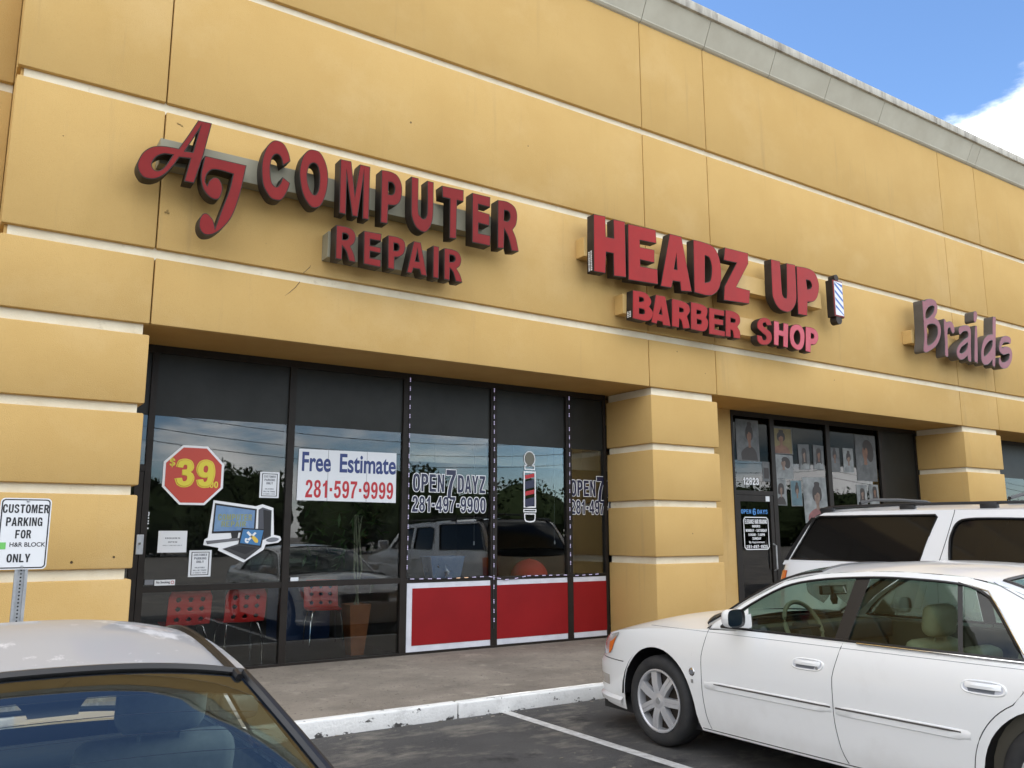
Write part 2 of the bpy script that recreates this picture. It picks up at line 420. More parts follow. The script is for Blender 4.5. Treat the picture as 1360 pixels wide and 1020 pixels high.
# hand-drawn bold condensed lettering on a 60 x 100 body (c marks a corner)
FONT = {
'1': '22,0c 40,0c 40,100c 26,100c 20,86 6,78c 6,62c 22,70c', '7': '3,100c 57,100c 57,84c 40,55 32,25 29,0c 10,0c 14,30 24,58 38,82c 3,82c',
'4': '34,0c 51,0c 51,20c 60,20c 60,37c 51,37c 51,100c 36,100c 1,38c 1,20c 34,20c|34,37c 34,70c 16,37c',
'0': '30,101 50,92 58,65 58,35 50,8 30,-1 10,8 2,35 2,65 10,92|30,84 37,78 40,60 40,40 37,22 30,16 23,22 20,40 20,60 23,78',
'8': '30,101 48,95 55,76 50,60 44,53c 54,44 58,28 50,7 30,-1 10,7 2,28 6,44 16,53c 10,60 5,76 12,95|30,86 38,80 38,67 30,60 22,67 22,80|30,44 39,38 39,22 30,14 21,22 21,38',
'9': '30,101 50,92 58,66 57,36 48,8 28,-1 10,6 4,24c 21,26c 24,17 30,15 37,22 40,42c 28,36 10,43 2,66 10,92|30,85 38,79 39,66 36,55 30,52 22,57 20,68 22,79',
'5': '10,100c 54,100c 54,82c 24,82c 22,66c 32,69 48,62 58,36 50,9 28,-1 9,6 2,26c 20,28c 23,18 29,15 37,20 40,34 37,48 29,53 20,46c 4,48c',
'2': '4,70c 10,93 30,101 50,93 57,73 50,54 36,36 27,18c 57,18c 57,0c 2,0c 8,24 24,44 36,58 39,72 36,82 30,85 24,81 21,68c',
'3': '4,74c 10,94 29,101 48,94 55,76 52,62 44,54c 54,46 58,28 49,7 29,-1 10,7 2,27c 20,29c 23,18 29,15 37,19 40,29 37,41 23,44c 23,60c 35,62 38,73 36,82 29,85 24,82 21,72c',
'6': '30,-1 10,8 2,34 3,64 12,92 32,101 50,94 56,76c 39,74c 36,83 30,85 23,78 20,58c 32,64 50,57 58,34 50,8|30,15 22,21 21,34 24,45 30,48 38,43 40,32 38,21',
'A': '21,100c 39,100c 60,0c 41,0c 38,20c 22,20c 19,0c 0,0c|30,78c 35,37c 25,37c',
'B': '3,0c 3,100c 32,100 50,93 54,76 50,60 44,53c 54,46 58,28 50,8 32,0|21,84c 31,84 36,73 31,61 21,61c|21,45c 32,45 39,30 32,16 21,16c',
'C': '57,65c 50,92 30,101 10,92 2,65 2,35 10,8 30,-1 50,8 57,38c 39,38c 37,22 30,16 23,22 20,40 20,60 23,78 30,84 37,78 39,65c',
'D': '3,0c 3,100c 30,100 50,90 58,65 58,35 50,10 30,0|21,83c 30,83 37,75 40,60 40,40 37,25 30,17 21,17c',
'E': '3,0c 3,100c 54,100c 54,83c 21,83c 21,60c 50,60c 50,43c 21,43c 21,17c 56,17c 56,0c',
'F': '3,0c 3,100c 54,100c 54,83c 21,83c 21,58c 48,58c 48,41c 21,41c 21,0c',
'G': '57,65c 50,92 30,101 10,92 2,65 2,35 10,8 28,-1 38,3 43,10c 44,0c 58,0c 58,52c 31,52c 31,36c 41,36c 40,24 30,16 23,22 20,40 20,60 23,78 30,84 37,78 39,65c',
'H': '3,0c 3,100c 21,100c 21,60c 39,60c 39,100c 57,100c 57,0c 39,0c 39,43c 21,43c 21,0c', 'I': '3,0c 3,100c 21,100c 21,0c',
'K': '3,0c 3,100c 21,100c 21,60c 40,100c 59,100c 38,57c 60,0c 41,0c 27,38c 21,27c 21,0c', 'L': '3,0c 3,100c 21,100c 21,17c 52,17c 52,0c',
'M': '3,0c 3,100c 26,100c 37,40c 48,100c 71,100c 71,0c 56,0c 56,70c 43,0c 31,0c 18,70c 18,0c', 'N': '3,0c 3,100c 20,100c 41,40c 41,100c 57,100c 57,0c 41,0c 19,62c 19,0c',
'P': '3,0c 3,100c 34,100 52,92 58,70 52,48 34,39 21,39c 21,0c|21,83c 33,83 39,70 33,56 21,56c',
'R': '3,0c 3,100c 34,100 52,93 57,73 52,56 43,49c 50,40 55,18 60,0c 41,0c 36,20 30,38 21,42c 21,0c|21,83c 32,83 38,72 32,59 21,59c',
'S': '55,70c 48,94 29,101 10,94 3,75 9,57 30,45 39,32 36,19 29,15 22,19 19,31c 2,29c 10,7 29,-1 49,7 58,29 51,47 31,59 21,70 22,80 29,85 35,81 38,69c',
'T': '21,0c 21,83c 3,83c 3,100c 57,100c 57,83c 39,83c 39,0c', 'U': '3,100c 21,100c 21,32 24,19 30,16 36,19 39,32 39,100c 57,100c 57,32 50,8 30,-1 10,8 3,32',
'Y': '21,0c 21,38c 0,100c 19,100c 30,60c 41,100c 60,100c 39,38c 39,0c', 'Z': '3,0c 3,17c 36,83c 5,83c 5,100c 57,100c 57,84c 24,17c 57,17c 57,0c',
'-': '6,36c 6,54c 30,54c 30,36c', '.': '3,0c 3,18c 21,18c 21,0c', '*': '6,38c 6,58c 26,58c 26,38c', 'W': '0,100c 18,100c 25,32c 36,86c 48,86c 59,32c 66,100c 84,100c 69,0c 52,0c 42,56c 32,0c 15,0c'}
FONT['O'] = FONT['0']
ADV = {'I': 27, 'M': 78, '-': 38, '.': 27, '1': 50, ' ': 34, '*': 34, 'L': 57, 'W': 86}
def parse(sx):
    r = []
    for c in sx.split('|'):
        r.append([(float(p.rstrip('c').split(',')[0]), float(p.rstrip('c').split(',')[1]), p.endswith('c')) for p in c.split()])
    return r
def caps(txt, x0, x1, z0, z1, depth=0.001, off=0.0, track=4, n=4):
    """lettering in the hand-drawn alphabet filling the box"""
    x = 0; cs = []; 
    for ch in txt:
        if ch in FONT:
            for c in parse(FONT[ch]): cs.append([(px+x, pz) for px, pz in smooth_contour(c, n)])
        x += ADV.get(ch, 62)+track
    a = np.array([p for c in cs for p in c]); lo, hi = a.min(0), a.max(0)
    kx, kz = (x1-x0)/(hi[0]-lo[0]), (z1-z0)/(hi[1]-lo[1])
    return curve_mesh([[(x0+(p[0]-lo[0])*kx, z0+(p[1]-lo[1])*kz) for p in c] for c in cs], depth, off)
def at(o, y):
    o.location.y = y
    return o
def put(name, me, m, parent, y):
    """link a flat mesh drawn in XZ with its front at depth y"""
    o = link(name, me, m, parent); o.location.y = y
    return o
def join_meshes(ms):
    bm = bmesh.new()
    for me in ms: bm.from_mesh(me); bpy.data.meshes.remove(me)
    me = bpy.data.meshes.new('joined'); bm.to_mesh(me); bm.free()
    return me

INV = {}
def wthing(name, label, cat, loc, group=None):
    """an Empty at the thing's base whose parts are modelled in world coordinates"""
    o = thing(name, label, cat, loc, 0, group)
    INV[o.name] = Matrix.Translation(Vector(loc)).inverted()
    return o
_link0 = link
def link(name, me, m, parent=None, smooth=False, ang=None):
    o = _link0(name, me, m, parent, smooth, ang)
    if parent and parent.name in INV: o.matrix_parent_inverse = INV[parent.name]
    return o

# ================================================================ SETTING
def sheet(name, pts, m, kind='structure'):
    return tag(MB().face(pts).build(name, m), kind=kind)
sheet('parking_lot', [(-300, -400, 0), (300, -400, 0), (300, -1.5, 0), (-300, -1.5, 0)], M['asphalt'])
sheet('ground', [(-300, 12, -.05), (300, 12, -.05), (300, 400, -.05), (-300, 400, -.05)], M['asphalt'])
mb = MB()
xs = [-20+i*2 for i in range(36)]
P = [[(x, y, .135+.065*(y+1.5)/2.5) for x in xs] for y in (-1.5, 0, 1.0, 8.2)]
P[3] = [(x, 8.2, .2) for x in xs]
mb.grid(P)
tag(mb.build('pavement', M['pave'], smooth=False), kind='structure')
mb = MB()
for x in range(-20, 50, 3):          # kerb in cast lengths, slightly uneven
    mb.box(x+.006, x+2.994, -1.60, -1.498, -.05, .138+random.uniform(-.004, .004), .018, 3)
tag(mb.build('kerb', M['kerb'], smooth=True), kind='structure')
for x in (-1.0, 1.72, 4.49, 7.22, 9.95, 12.7):
    sk = .0
    mb = MB(); mb.face([(x-.05, -7.2, .004), (x+.05, -7.2, .004), (x+.055, -1.6, .004), (x-.045, -1.6, .004)])
    tag(mb.build('parking_line', M['line']), kind='structure')

rl = random.Random(11); mb = MB()
for k in range(420):
    y = -1.62-abs(rl.gauss(0, .10)) if k < 260 else rl.uniform(-6, -1.7)
    x = rl.uniform(1.5, 12); s_ = rl.uniform(.004, .013) if k % 9 else rl.uniform(.015, .03)
    c = Vector((x, y, .004)); a0 = rl.uniform(0, 6.28)
    mb.face([c+Vector((s_*math.cos(a0+i*1.57)*rl.uniform(.6, 1.3), s_*math.sin(a0+i*1.57)*rl.uniform(.5, 1.2), rl.uniform(.0, .006))) for i in range(4)])
for k in range(130):
    x, y = rl.uniform(1.6, 9), rl.uniform(-1.4, .9); s_ = rl.uniform(.004, .014)
    c = Vector((x, y, .137+.065*(y+1.5)/2.5)); a0 = rl.uniform(0, 6.28)
    mb.face([c+Vector((s_*math.cos(a0+i*1.57)*rl.uniform(.6, 1.6), s_*math.sin(a0+i*1.57)*rl.uniform(.5, 1.2), rl.uniform(.0, .005))) for i in range(4)])
tag(mb.build('litter', mat('dry_leaf_bits', (.30, .27, .22), .9, col2=(.07, .055, .04), nscale=3)), 'scattered dry leaf bits and grit along the kerb and pavement', 'litter', kind='stuff')

# ================================================================ BUILDING
bld = thing('shop_building', 'long ochre stucco shopping strip with cream grooves and grey cornice', 'building', (0, 0, 0))
JX = [.175, 1.48, 7.91, 9.226, 15.79, 17.13, 23.8, 25.1, 32, 40]
ZR = [(3.61, 4.27), (4.37, 5.80), (5.90, 7.32), (7.42, 9.10)]
mb = MB()
for a, b in zip(JX[:-1], JX[1:]):
    for z0, z1 in ZR:
        mb.box(a+.006, b-.006, 0, .0695, z0, z1, .012, 2)
# returned end of the fascia and the wall further back at the left
for z0, z1 in ZR:
    mb.box(.175, .40, .0705, .42, z0, z1, .012, 2)
    for a, b in ((-6, .172), (-12.5, -6.012), (-20, -12.512)):
        mb.box(a, b, .42, .489, z0, z1, .012, 2)
mb.build('stucco_panel', M['stucco'], bld, smooth=True)
mb = MB()
mb.box(.21, 40, .07, 1.30, 3.613, 9.25)
mb.box(-20, .20, .50, 1.30, 3.613, 9.25)
mb.build('wall_core', M['stucco_d'], bld)
mb = MB()
for z in (4.27, 5.80, 7.32):
    mb.box(.235, 40, .052, .069, z-.012, z+.112)
    mb.box(-20, .17, .475, .493, z-.012, z+.112)
mb.build('trim_band', M['band'], bld)
box('roof', M['cornice'], bld, -20, 40, 1.31, 8.4, 9.0, 9.2)
box('rear_wall', M['stucco_d'], bld, -20, 40, 8.3, 8.45, -.05, 8.99)
box('side_wall', M['stucco_d'], bld, -20.2, -20.02, .5, 8.45, -.05, 9.1)
# cornice: flared panels with joints, then a stained coping lip
def cornice(name, y0, a, b, joints):
    mb = MB(); js = [a]+joints+[b]
    for p, q in zip(js[:-1], js[1:]):
        pr = [(y0+.06, 9.06), (y0-.03, 9.10), (y0-.055, 9.125), (y0-.055, 9.14), (y0-.215, 9.475), (y0+.06, 9.475)]
        P = [[(x, yy, zz) for yy, zz in pr+[pr[0]]] for x in (p+.006, q-.006)]
        mb.grid(P); mb.face(P[0][:-1]); mb.face(P[1][:-1])
    mb.build(name, M['cornice'], bld)
    mb = MB(); x = a
    while x < b:
        e = min(b, x+3.05)
        mb.box(x+.003, e-.003, y0-.262, y0+.35, 9.476+random.uniform(0, .003), 9.628+random.uniform(-.004, .004), .012, 2)
        x = e
    mb.build('coping', M['lip'], bld, smooth=True)
cornice('cornice', 0, .17, 40, [1.48, 3.6, 5.7, 7.92, 9.23, 10.75, 12.2, 13.78, 16.82, 17.13, 19.9, 23.8, 26, 32])
cornice('cornice', .42, -20, .165, [-14, -10, -6, -3])

mb = MB()
mb.tube([(3.055, .001, 4.50), (3.03, .001, 4.445), (2.99, .001, 4.40), (2.965, .001, 4.372)], [.0015, .004, .0035, .003], 5)
mb.tube([(2.93, .001, 4.268), (2.885, .001, 4.20), (2.82, .001, 4.13), (2.77, .001, 4.085)], [.004, .004, .003, .001], 5)
mb.build('stucco_crack', M['bark'], bld)
mb = MB(); rr_ = random.Random(5)
for x, z in ((1.62, 5.70), (1.64, 5.69), (1.60, 5.705), (1.545, 4.75), (1.56, 4.77), (1.57, 4.745), (2.55, 4.62), (5.9, 6.6), (4.2, 6.45), (1.32, 1.42), (.98, 1.38), (8.9, 1.98), (8.62, 1.62), (9.0, 3.9), (8.45, 4.16), (12.0, 4.1), (.6, 5.3)):
    mb.lathe([(0, -.002), (rr_.uniform(.006, .014), 0), (0, .0)], 7, Matrix.Translation((x, 0, z)) @ Matrix.Rotation(R(90), 4, 'X'))
mb.build('stucco_pock', M['bark'], bld)
# pillars: cream core with stucco blocks
GR = [(3.50, 3.609), (2.745, 2.836), (1.98, 2.07), (1.22, 1.317)]
def pillar(x0, x1):
    c = MB().box(x0+.055, x1-.055, .055, .966, 1.0, 3.609).build('pillar', M['band'], bld)
    mb = MB(); zt = [g[0] for g in GR]; zb = [g[1] for g in GR[1:]]+[.14]
    for t, b in zip(zt, zb): mb.box(x0, x1, 0, .965, b, t, .014, 2)
    mb.build('pillar_block', M['stucco'], c, smooth=True)
for x0, x1 in ((.178, 1.483), (7.925, 9.222), (15.81, 17.145), (23.8, 25.1), (32, 33.3)): pillar(x0, x1)
# solid wall beside the braids shop door, and between shops at the glazing line
mb = MB()
for a, b in ((8.5, 10.555), (-20, -2.0)): mb.box(a, b, .968, 1.15, .13, 3.612)
mb.box(-20, .17, .43, .48, 3.0, 3.61)
mb.build('infill_wall', M['stucco'], bld)

GY = .985                      # glass plane
def storefront(name, label, x0, x1, mull, rail, ztop=3.60, zbot=.195, zdark=2.86, panes=()):
    """bronze frame with glass and painted dark panes; mull = [(xa, xb)], rail = [(xa, xb, za, zb)]"""
    f = MB()
    f.box(x0, x1, .95, 1.05, ztop-.07, ztop+.012)
    f.box(x0, x1, .947, 1.06, .14, zbot+.03)
    for a, b in mull: f.box(a, b, .953, 1.052, zbot+.03, ztop-.07)
    for a, b, za, zb in rail: f.box(a, b, .957, 1.048, za, zb)
    fr = f.build(name, M['frame'], bld)
    for a, b, za, zb, k in panes:
        box('painted_dark_panel' if k == 's' else 'pane', {'g': M['glass'], 'f': M['dulled_glass'], 's': M['painted_dark']}[k], fr, a, b, GY, GY+(.02 if k == 's' else .006), za, zb)  # upper panes have their dark reflection built into the material
    return fr
storefront('window_frame', '', .3, 4.70, [(1.70, 1.762), (3.20, 3.277), (4.655, 4.70), (.3, .36), (.72, .78)],
    [(.36, .72, 2.80, 2.86), (.78, 1.70, 2.27, 2.34), (1.762, 3.20, 1.035, 1.10), (3.277, 4.655, 1.035, 1.10)],
    panes=[(1.762, 3.20, .225, 1.035, 'g'), (1.762, 3.20, 1.10, 2.86, 'g'), (1.762, 3.20, 2.862, 3.53, 's'),
           (3.277, 4.655, .225, 1.035, 'g'), (3.277, 4.655, 1.10, 2.86, 'g'), (3.277, 4.655, 2.862, 3.53, 's'),
           (.36, .72, .225, 2.80, 'g'), (.36, .72, 2.86, 3.53, 's'), (.78, 1.70, 2.34, 2.86, 'g'), (.78, 1.70, 2.862, 3.53, 's')])
storefront('window_frame', '', 4.701, 7.905, [(4.701, 4.745), (5.94, 6.035), (7.18, 7.275), (7.86, 7.905)],
    [(4.745, 5.94, 1.035, 1.075), (6.035, 7.18, 1.035, 1.075), (7.275, 7.86, 1.035, 1.075)],
    panes=[(4.745, 5.94, 1.075, 2.86, 'g'), (4.745, 5.94, 2.862, 3.53, 's'), (6.035, 7.18, 1.075, 2.80, 'g'), (6.035, 7.18, 2.802, 3.53, 's'),
           (7.275, 7.86, 1.075, 2.80, 'g'), (7.275, 7.86, 2.802, 3.53, 's')])
for a, b, bl in ((4.747, 5.938, .075), (6.037, 7.178, .0), (7.277, 7.858, .0)):
    p = MB().box(a, b, .962, .98, .228, 1.034).build('lower_panel', M['panelwhite'], bld)
    box('red_panel', M['redpanel'], p, a+bl, b-.0, .957, .9615, .30, .97)
storefront('window_frame', '', 10.555, 15.80, [(10.555, 10.60), (11.50, 11.60), (12.99, 13.10), (14.57, 14.68), (15.76, 15.80)],
    [(10.60, 11.50, 2.24, 2.31)],
    panes=[(10.60, 11.50, 2.31, 2.80, 'g'), (10.60, 11.50, 2.80, 3.53, 'f'), (11.60, 12.99, .225, 2.80, 'g'), (11.60, 12.99, 2.80, 3.53, 'f'), (13.10, 14.57, .225, 2.80, 'g'), (13.10, 14.57, 2.80, 3.53, 'f'), (14.68, 15.76, .225, 3.53, 's')])
storefront('window_frame', '', 17.15, 23.8, [(17.15, 17.3), (18.6, 18.7), (20.2, 20.3), (21.8, 21.9), (23.7, 23.8)], [],
    panes=[(17.3, 18.6, .225, 3.53, 's'), (18.7, 20.2, .225, 2.8, 'g'), (18.7, 20.2, 2.8, 3.53, 's'), (20.3, 21.8, .225, 3.53, 'g'), (21.9, 23.7, .225, 3.53, 'g')])
# doors
def door(x0, x1, z1, gl):
    f = MB(); sw = .085
    f.box(x0, x0+sw, .96, 1.005, .21, z1); f.box(x1-sw, x1, .96, 1.005, .21, z1)
    f.box(x0+sw, x1-sw, .96, 1.005, z1-.10, z1); f.box(x0+sw, x1-sw, .96, 1.005, .21, .42)
    d = f.build('door', M['frame'], bld)
    box('pane', gl, d, x0+sw, x1-sw, .98, .986, .42, z1-.10)
    return d
d1 = door(.785, 1.695, 2.265, M['glass'])
l = MB().box(1.665, 1.735, .945, .9595, 1.42, 1.62, .004).build('door_lock', M['steel'], d1)
MB().lathe([(.0, .012), (.012, .012), (.014, 0)], 16, Matrix.Translation((1.70, .945, 1.53)) @ Matrix.Rotation(R(90), 4, 'X')).build('lock_cylinder', M['chrome'], d1)
me = caps('PULL', 0, .20, 0, .05); o = link('door_text', me, M['paper'], d1); o.location = (1.725, .957, 1.85); o.rotation_euler = (0, R(90), 0)
d2 = door(10.605, 11.495, 2.235, M['glass'])
mb = MB().tube([(11.43, .955, 1.02), (11.43, .90, 1.05), (11.43, .90, 1.42), (11.43, .955, 1.45)], .014, 10)
mb.build('door_handle', M['steel'], d2, smooth=True)

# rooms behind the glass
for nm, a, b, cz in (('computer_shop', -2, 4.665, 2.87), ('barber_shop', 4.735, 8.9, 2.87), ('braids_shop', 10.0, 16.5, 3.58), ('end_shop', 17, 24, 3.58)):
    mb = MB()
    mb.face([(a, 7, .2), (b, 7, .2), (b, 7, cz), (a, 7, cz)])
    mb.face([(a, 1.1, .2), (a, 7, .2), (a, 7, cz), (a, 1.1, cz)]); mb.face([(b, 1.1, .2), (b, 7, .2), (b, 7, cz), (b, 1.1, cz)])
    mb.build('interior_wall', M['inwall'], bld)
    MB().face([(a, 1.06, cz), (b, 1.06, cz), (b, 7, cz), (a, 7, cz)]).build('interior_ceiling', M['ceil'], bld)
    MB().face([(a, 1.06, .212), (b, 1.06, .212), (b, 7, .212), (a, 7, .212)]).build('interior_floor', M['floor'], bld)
mb = MB()
for i in range(6): mb.box(4.78+i*.62, 5.395+i*.62, 1.5, 1.56, 2.56, 2.86, .004)
mb.build('ceiling_soffit', mat('cream_soffit', (.62, .58, .46), .8), bld)

# ================================================================ SHOP SIGNS (channel letters on raceways)
GLYPHS = '''aj A|1720,5628c 1852,5632c 1791,5274c 1721,4971c 1626,4969c 1670,5212c 1572,5200c 1509,5080 1443,4988 1375,4935 1317,4919 1258,4927 1218,4977 1204,5033 1217,5103 1253,5179 1319,5243 1400,5274 1484,5285 1557,5288c 1639,5452c|1507,5207c 1429,5197 1361,5146 1331,5071 1351,5023 1393,5023 1443,5073|1734,5529c 1689,5285c 1619,5277c
aj J|1804,5278c 2212,5279c 2190,5124 2160,4941 2106,4735 2036,4603 1952,4511 1879,4476 1828,4486 1794,4540 1793,4620 1823,4683 1866,4690 1919,4640 1943,4567c 2006,4803 2056,4980 2083,5152c 1966,5161 1883,5150 1836,5092 1825,5016 1843,4982c 1861,5034 1907,5077 1959,5062 1992,4979 1969,4877 1920,4850 1855,4876 1801,4948 1777,5066 1789,5186c
aj C|2658,5437c 2637,5517 2586,5602 2521,5627 2458,5604 2399,5516 2366,5375 2365,5243 2385,5116 2428,5037 2482,4984 2563,4984 2612,5037 2649,5130 2665,5197c 2583,5245c 2560,5169 2522,5121 2480,5151 2460,5218 2452,5324 2467,5424 2505,5473 2552,5456 2582,5366c
aj O|2902,5627 2976,5611 3042,5509 3072,5366 3060,5189 3011,5041 2952,4989 2886,4995 2810,5094 2768,5243 2758,5376 2786,5518 2837,5600|2908,5477 2946,5459 2970,5391 2977,5293 2968,5192 2940,5133 2904,5140 2865,5205 2843,5310 2851,5399 2873,5454
aj M|3201,5599c 3328,5604c 3379,5249c 3426,5595c 3550,5597c 3550,4983c 3475,4980c 3470,5423c 3420,4986c 3355,4987c 3282,5404c 3286,4987c 3208,4989c
aj P|3684,5594c 3798,5600 3880,5574 3930,5494 3942,5392 3921,5282 3868,5221 3777,5201c 3773,4985c 3687,4980c|3774,5470c 3815,5473 3847,5435 3844,5369 3818,5335 3775,5330c
aj U|4052,5605c 4144,5605c 4148,5227 4173,5160 4209,5135 4244,5162 4260,5252 4254,5604c 4339,5604c 4338,5229 4316,5091 4261,4998 4198,4978 4120,5018 4069,5119 4056,5234
aj T|4445,5589c 4738,5600c 4736,5454c 4650,5452c 4643,4984c 4552,4973c 4552,5448c 4454,5449c
aj E|4855,5595c 5107,5597c 5104,5466c 4940,5469c 4940,5389c 5098,5378c 5096,5232c 4944,5235c 4945,5112c 5111,5115c 5106,4982c 4855,4982c
aj R|5212,5586c 5348,5595 5453,5554 5494,5463 5480,5333 5428,5251c 5479,5149 5516,4994c 5411,4979c 5364,5140 5308,5227c 5300,4988c 5209,4978c|5308,5473c 5364,5471 5388,5426 5380,5375 5348,5345 5303,5345c
re R|3181,4849c 3293,4853 3369,4832 3406,4770 3393,4693 3350,4642c 3391,4569 3416,4475c 3337,4479c 3302,4577 3259,4624c 3258,4477c 3184,4476c|3258,4772c 3296,4773 3322,4747 3304,4713 3258,4702c
re E|3497,4849c 3705,4855c 3702,4768c 3574,4766c 3575,4697c 3703,4697c 3701,4629c 3577,4631c 3578,4560c 3708,4559c 3705,4471c 3502,4476c
re P|3782,4855c 3892,4857 3974,4832 3996,4765 3978,4678 3918,4629 3868,4617c 3868,4474c 3788,4477c|3856,4777c 3901,4776 3918,4741 3903,4703 3858,4694c
re A|4097,4849c 4187,4850c 4274,4468c 4195,4471c 4175,4532c 4101,4532c 4080,4469c 4016,4468c|4144,4735c 4168,4621c 4123,4621c
re I|4343,4845c 4421,4843c 4420,4464c 4344,4467c
re R|4486,4842c 4595,4846 4676,4822 4713,4755 4699,4673 4653,4625c 4701,4560 4731,4472c 4643,4468c 4605,4570 4566,4609c 4563,4468c 4487,4471c|4559,4773c 4610,4770 4630,4740 4611,4703 4560,4691c
he H|6717,5740c 6921,5753c 6920,5470c 7054,5473c 7053,5739c 7259,5747c 7254,4968c 7038,4952c 7039,5259c 6920,5257c 6900,4962c 6703,4957c
he E|7309,5730c 7818,5744c 7823,5548c 7518,5536c 7518,5440c 7782,5450c 7774,5261c 7515,5259c 7515,5170c 7826,5182c 7826,4966c 7291,4942c
he A|8076,5743c 8306,5745c 8469,4963c 8256,4943c 8243,5070c 8110,5063c 8076,4957c 7871,4949c|8188,5430c 8198,5239c 8141,5240c
he D|8536,5747c 8739,5748 8928,5723 9030,5627 9080,5460 9079,5267 9021,5100 8907,4995 8763,4956 8514,4964c|8763,5552c 8845,5532 8886,5426 8877,5285 8836,5182 8739,5146c
he Z|9184,5754c 9684,5758c 9680,5594c 9392,5187c 9687,5179c 9651,4966c 9106,4940c 9137,5154c 9417,5556c 9144,5551c
he U|10194,5760c 10410,5762c 10413,5325 10430,5217 10482,5188 10523,5250 10560,5761c 10769,5770c 10756,5268 10708,5111 10587,4991 10449,4965 10304,5005 10196,5144 10185,5325
he P|10796,5756c 11081,5768 11249,5720 11335,5551 11285,5351 11172,5238 11020,5205c 10989,4975c 10765,4970c|11018,5566c 11104,5561 11148,5511 11121,5449 11032,5416c
ba B|7374,4816c 7583,4820 7682,4758 7702,4694 7662,4632c 7726,4563 7693,4469 7596,4422 7354,4426c|7485,4738c 7551,4733 7558,4694 7482,4671c|7479,4582c 7564,4573 7562,4517 7476,4509c
ba A|7787,4819c 7965,4820c 8045,4410c 7902,4408c 7889,4451c 7810,4458c 7784,4408c 7688,4419c|7877,4641c 7893,4553c 7834,4556c
ba R|8085,4809c 8283,4805 8405,4765 8425,4676 8365,4598c 8398,4510 8412,4432c 8279,4410c 8253,4513 8215,4542c 8202,4415c 8066,4413c|8223,4704c 8293,4691 8291,4649 8220,4639c
ba B|8449,4818c 8660,4815 8770,4773 8765,4678 8740,4640c 8781,4575 8746,4465 8653,4418 8427,4423c|8560,4719c 8638,4712 8630,4671 8556,4660c|8559,4586c 8640,4574 8631,4524 8555,4516c
ba E|8807,4790c 9121,4789c 9116,4705c 8912,4699c 8908,4644c 9092,4647c 9087,4565c 8909,4557c 8905,4486c 9115,4483c 9109,4402c 8783,4400c
ba R|9146,4805c 9317,4806 9433,4762 9450,4668 9387,4587c 9439,4509 9425,4409c 9290,4406c 9279,4500 9237,4524c 9230,4411c 9120,4408c|9249,4700c 9336,4688 9333,4644 9245,4634c
sh S|10144,4709c 10104,4791 9961,4805 9838,4734 9816,4632 9907,4571 9993,4528 9996,4477 9934,4459 9902,4514c 9797,4520c 9807,4424 9892,4380 10036,4403 10126,4488 10117,4591 10020,4643 9951,4675 9951,4717 10002,4732 10028,4693c
sh H|10195,4791c 10313,4792c 10312,4662c 10397,4660c 10416,4789c 10535,4785c 10486,4403c 10375,4407c 10389,4566c 10294,4572c 10272,4407c 10163,4414c
sh O|10738,4808 10851,4785 10907,4676 10875,4506 10797,4415 10681,4399 10573,4457 10543,4579 10566,4708 10641,4782|10729,4712 10790,4661 10779,4545 10720,4487 10655,4530 10650,4630
sh P|10942,4802c 11126,4801 11227,4744 11241,4642 11159,4541 11047,4522c 11027,4392c 10900,4402c|11066,4710c 11127,4692 11122,4640 11057,4626c
br B|14150,5701c 14224,5698 14320,5750 14474,5773 14591,5751 14636,5652 14603,5542 14510,5433c 14624,5388 14682,5273 14638,5093 14489,4919 14294,4810 14137,4749 14055,4782 14116,5026 14137,5320|14342,5600 14468,5645 14526,5627 14481,5533 14328,5416 14229,5384 14236,5489|14242,5240 14369,5297 14505,5301 14570,5241 14532,5097 14376,4957 14203,4893 14223,5074
br r|14796,5411 14847,5445 14895,5399 14968,5427 15062,5431 15129,5360 15135,5263 15072,5211 15016,5248 14980,5313 14902,5250 14870,5018 14847,4789 14810,4750 14738,4776 14769,5006
br a|15283,5336 15372,5393 15540,5434 15668,5424 15699,5320 15649,5043 15611,4771 15547,4742 15503,4767 15495,4846c 15360,4769 15229,4745 15139,4805 15138,4911 15246,5030 15424,5141 15572,5213c 15595,5288 15536,5320 15419,5292 15311,5224 15270,5263|15546,5102 15476,5067 15318,4985 15237,4887 15314,4870 15455,4948 15537,5047
br i|15860,5432 15906,5465 15935,5405 15842,4788 15778,4757 15723,4783 15773,5058|15870,5726 15943,5764 15993,5725 15969,5630 15903,5538 15840,5557 15846,5649
br d|16545,5711 16621,5744 16667,5709 16567,5229 16462,4774 16411,4741 16360,4763 16373,4865c 16211,4765 16055,4739 15972,4829 16006,5014 16130,5230 16304,5344 16479,5385c|16447,5251 16314,5216 16133,5066 16088,4915 16178,4943 16334,5053 16422,5156
br s|17154,5302 17155,5397 16998,5418 16808,5353 16677,5187 16681,5067 16812,5017 16978,5055 17048,5044 16973,4942 16818,4873 16714,4876 16677,4955 16621,4902 16613,4809 16721,4738 16923,4778 17094,4918 17162,5076 17112,5183 16936,5200 16786,5154 16795,5201 16897,5270 17043,5288 17092,5266'''
SIGN = {
 'aj': dict(y=-.34, back=-.19, face='red_face', ret='return', race=(1.42, 5.45, 5.17, 5.43, 'raceway_g')),
 're': dict(y=-.34, back=-.19, face='red_face', ret='return', race=(3.16, 4.70, 4.54, 4.83, 'raceway_g')),
 'he': dict(y=-.31, back=-.18, face='red_face2', ret='return', race=(6.66, 11.55, 5.20, 5.46, 'raceway_y')),
 'ba': dict(y=-.30, back=-.18, face='red_face2', ret='return', race=(7.305, 10.95, 4.52, 4.79, 'raceway_y')),
 'sh': dict(y=-.30, back=-.18, face='pink_face', ret='return'),
 'br': dict(y=-.37, back=-.20, face='mauve_face', ret='return_grey', race=(14.05, 16.9, 4.95, 5.19, 'raceway_y'))}
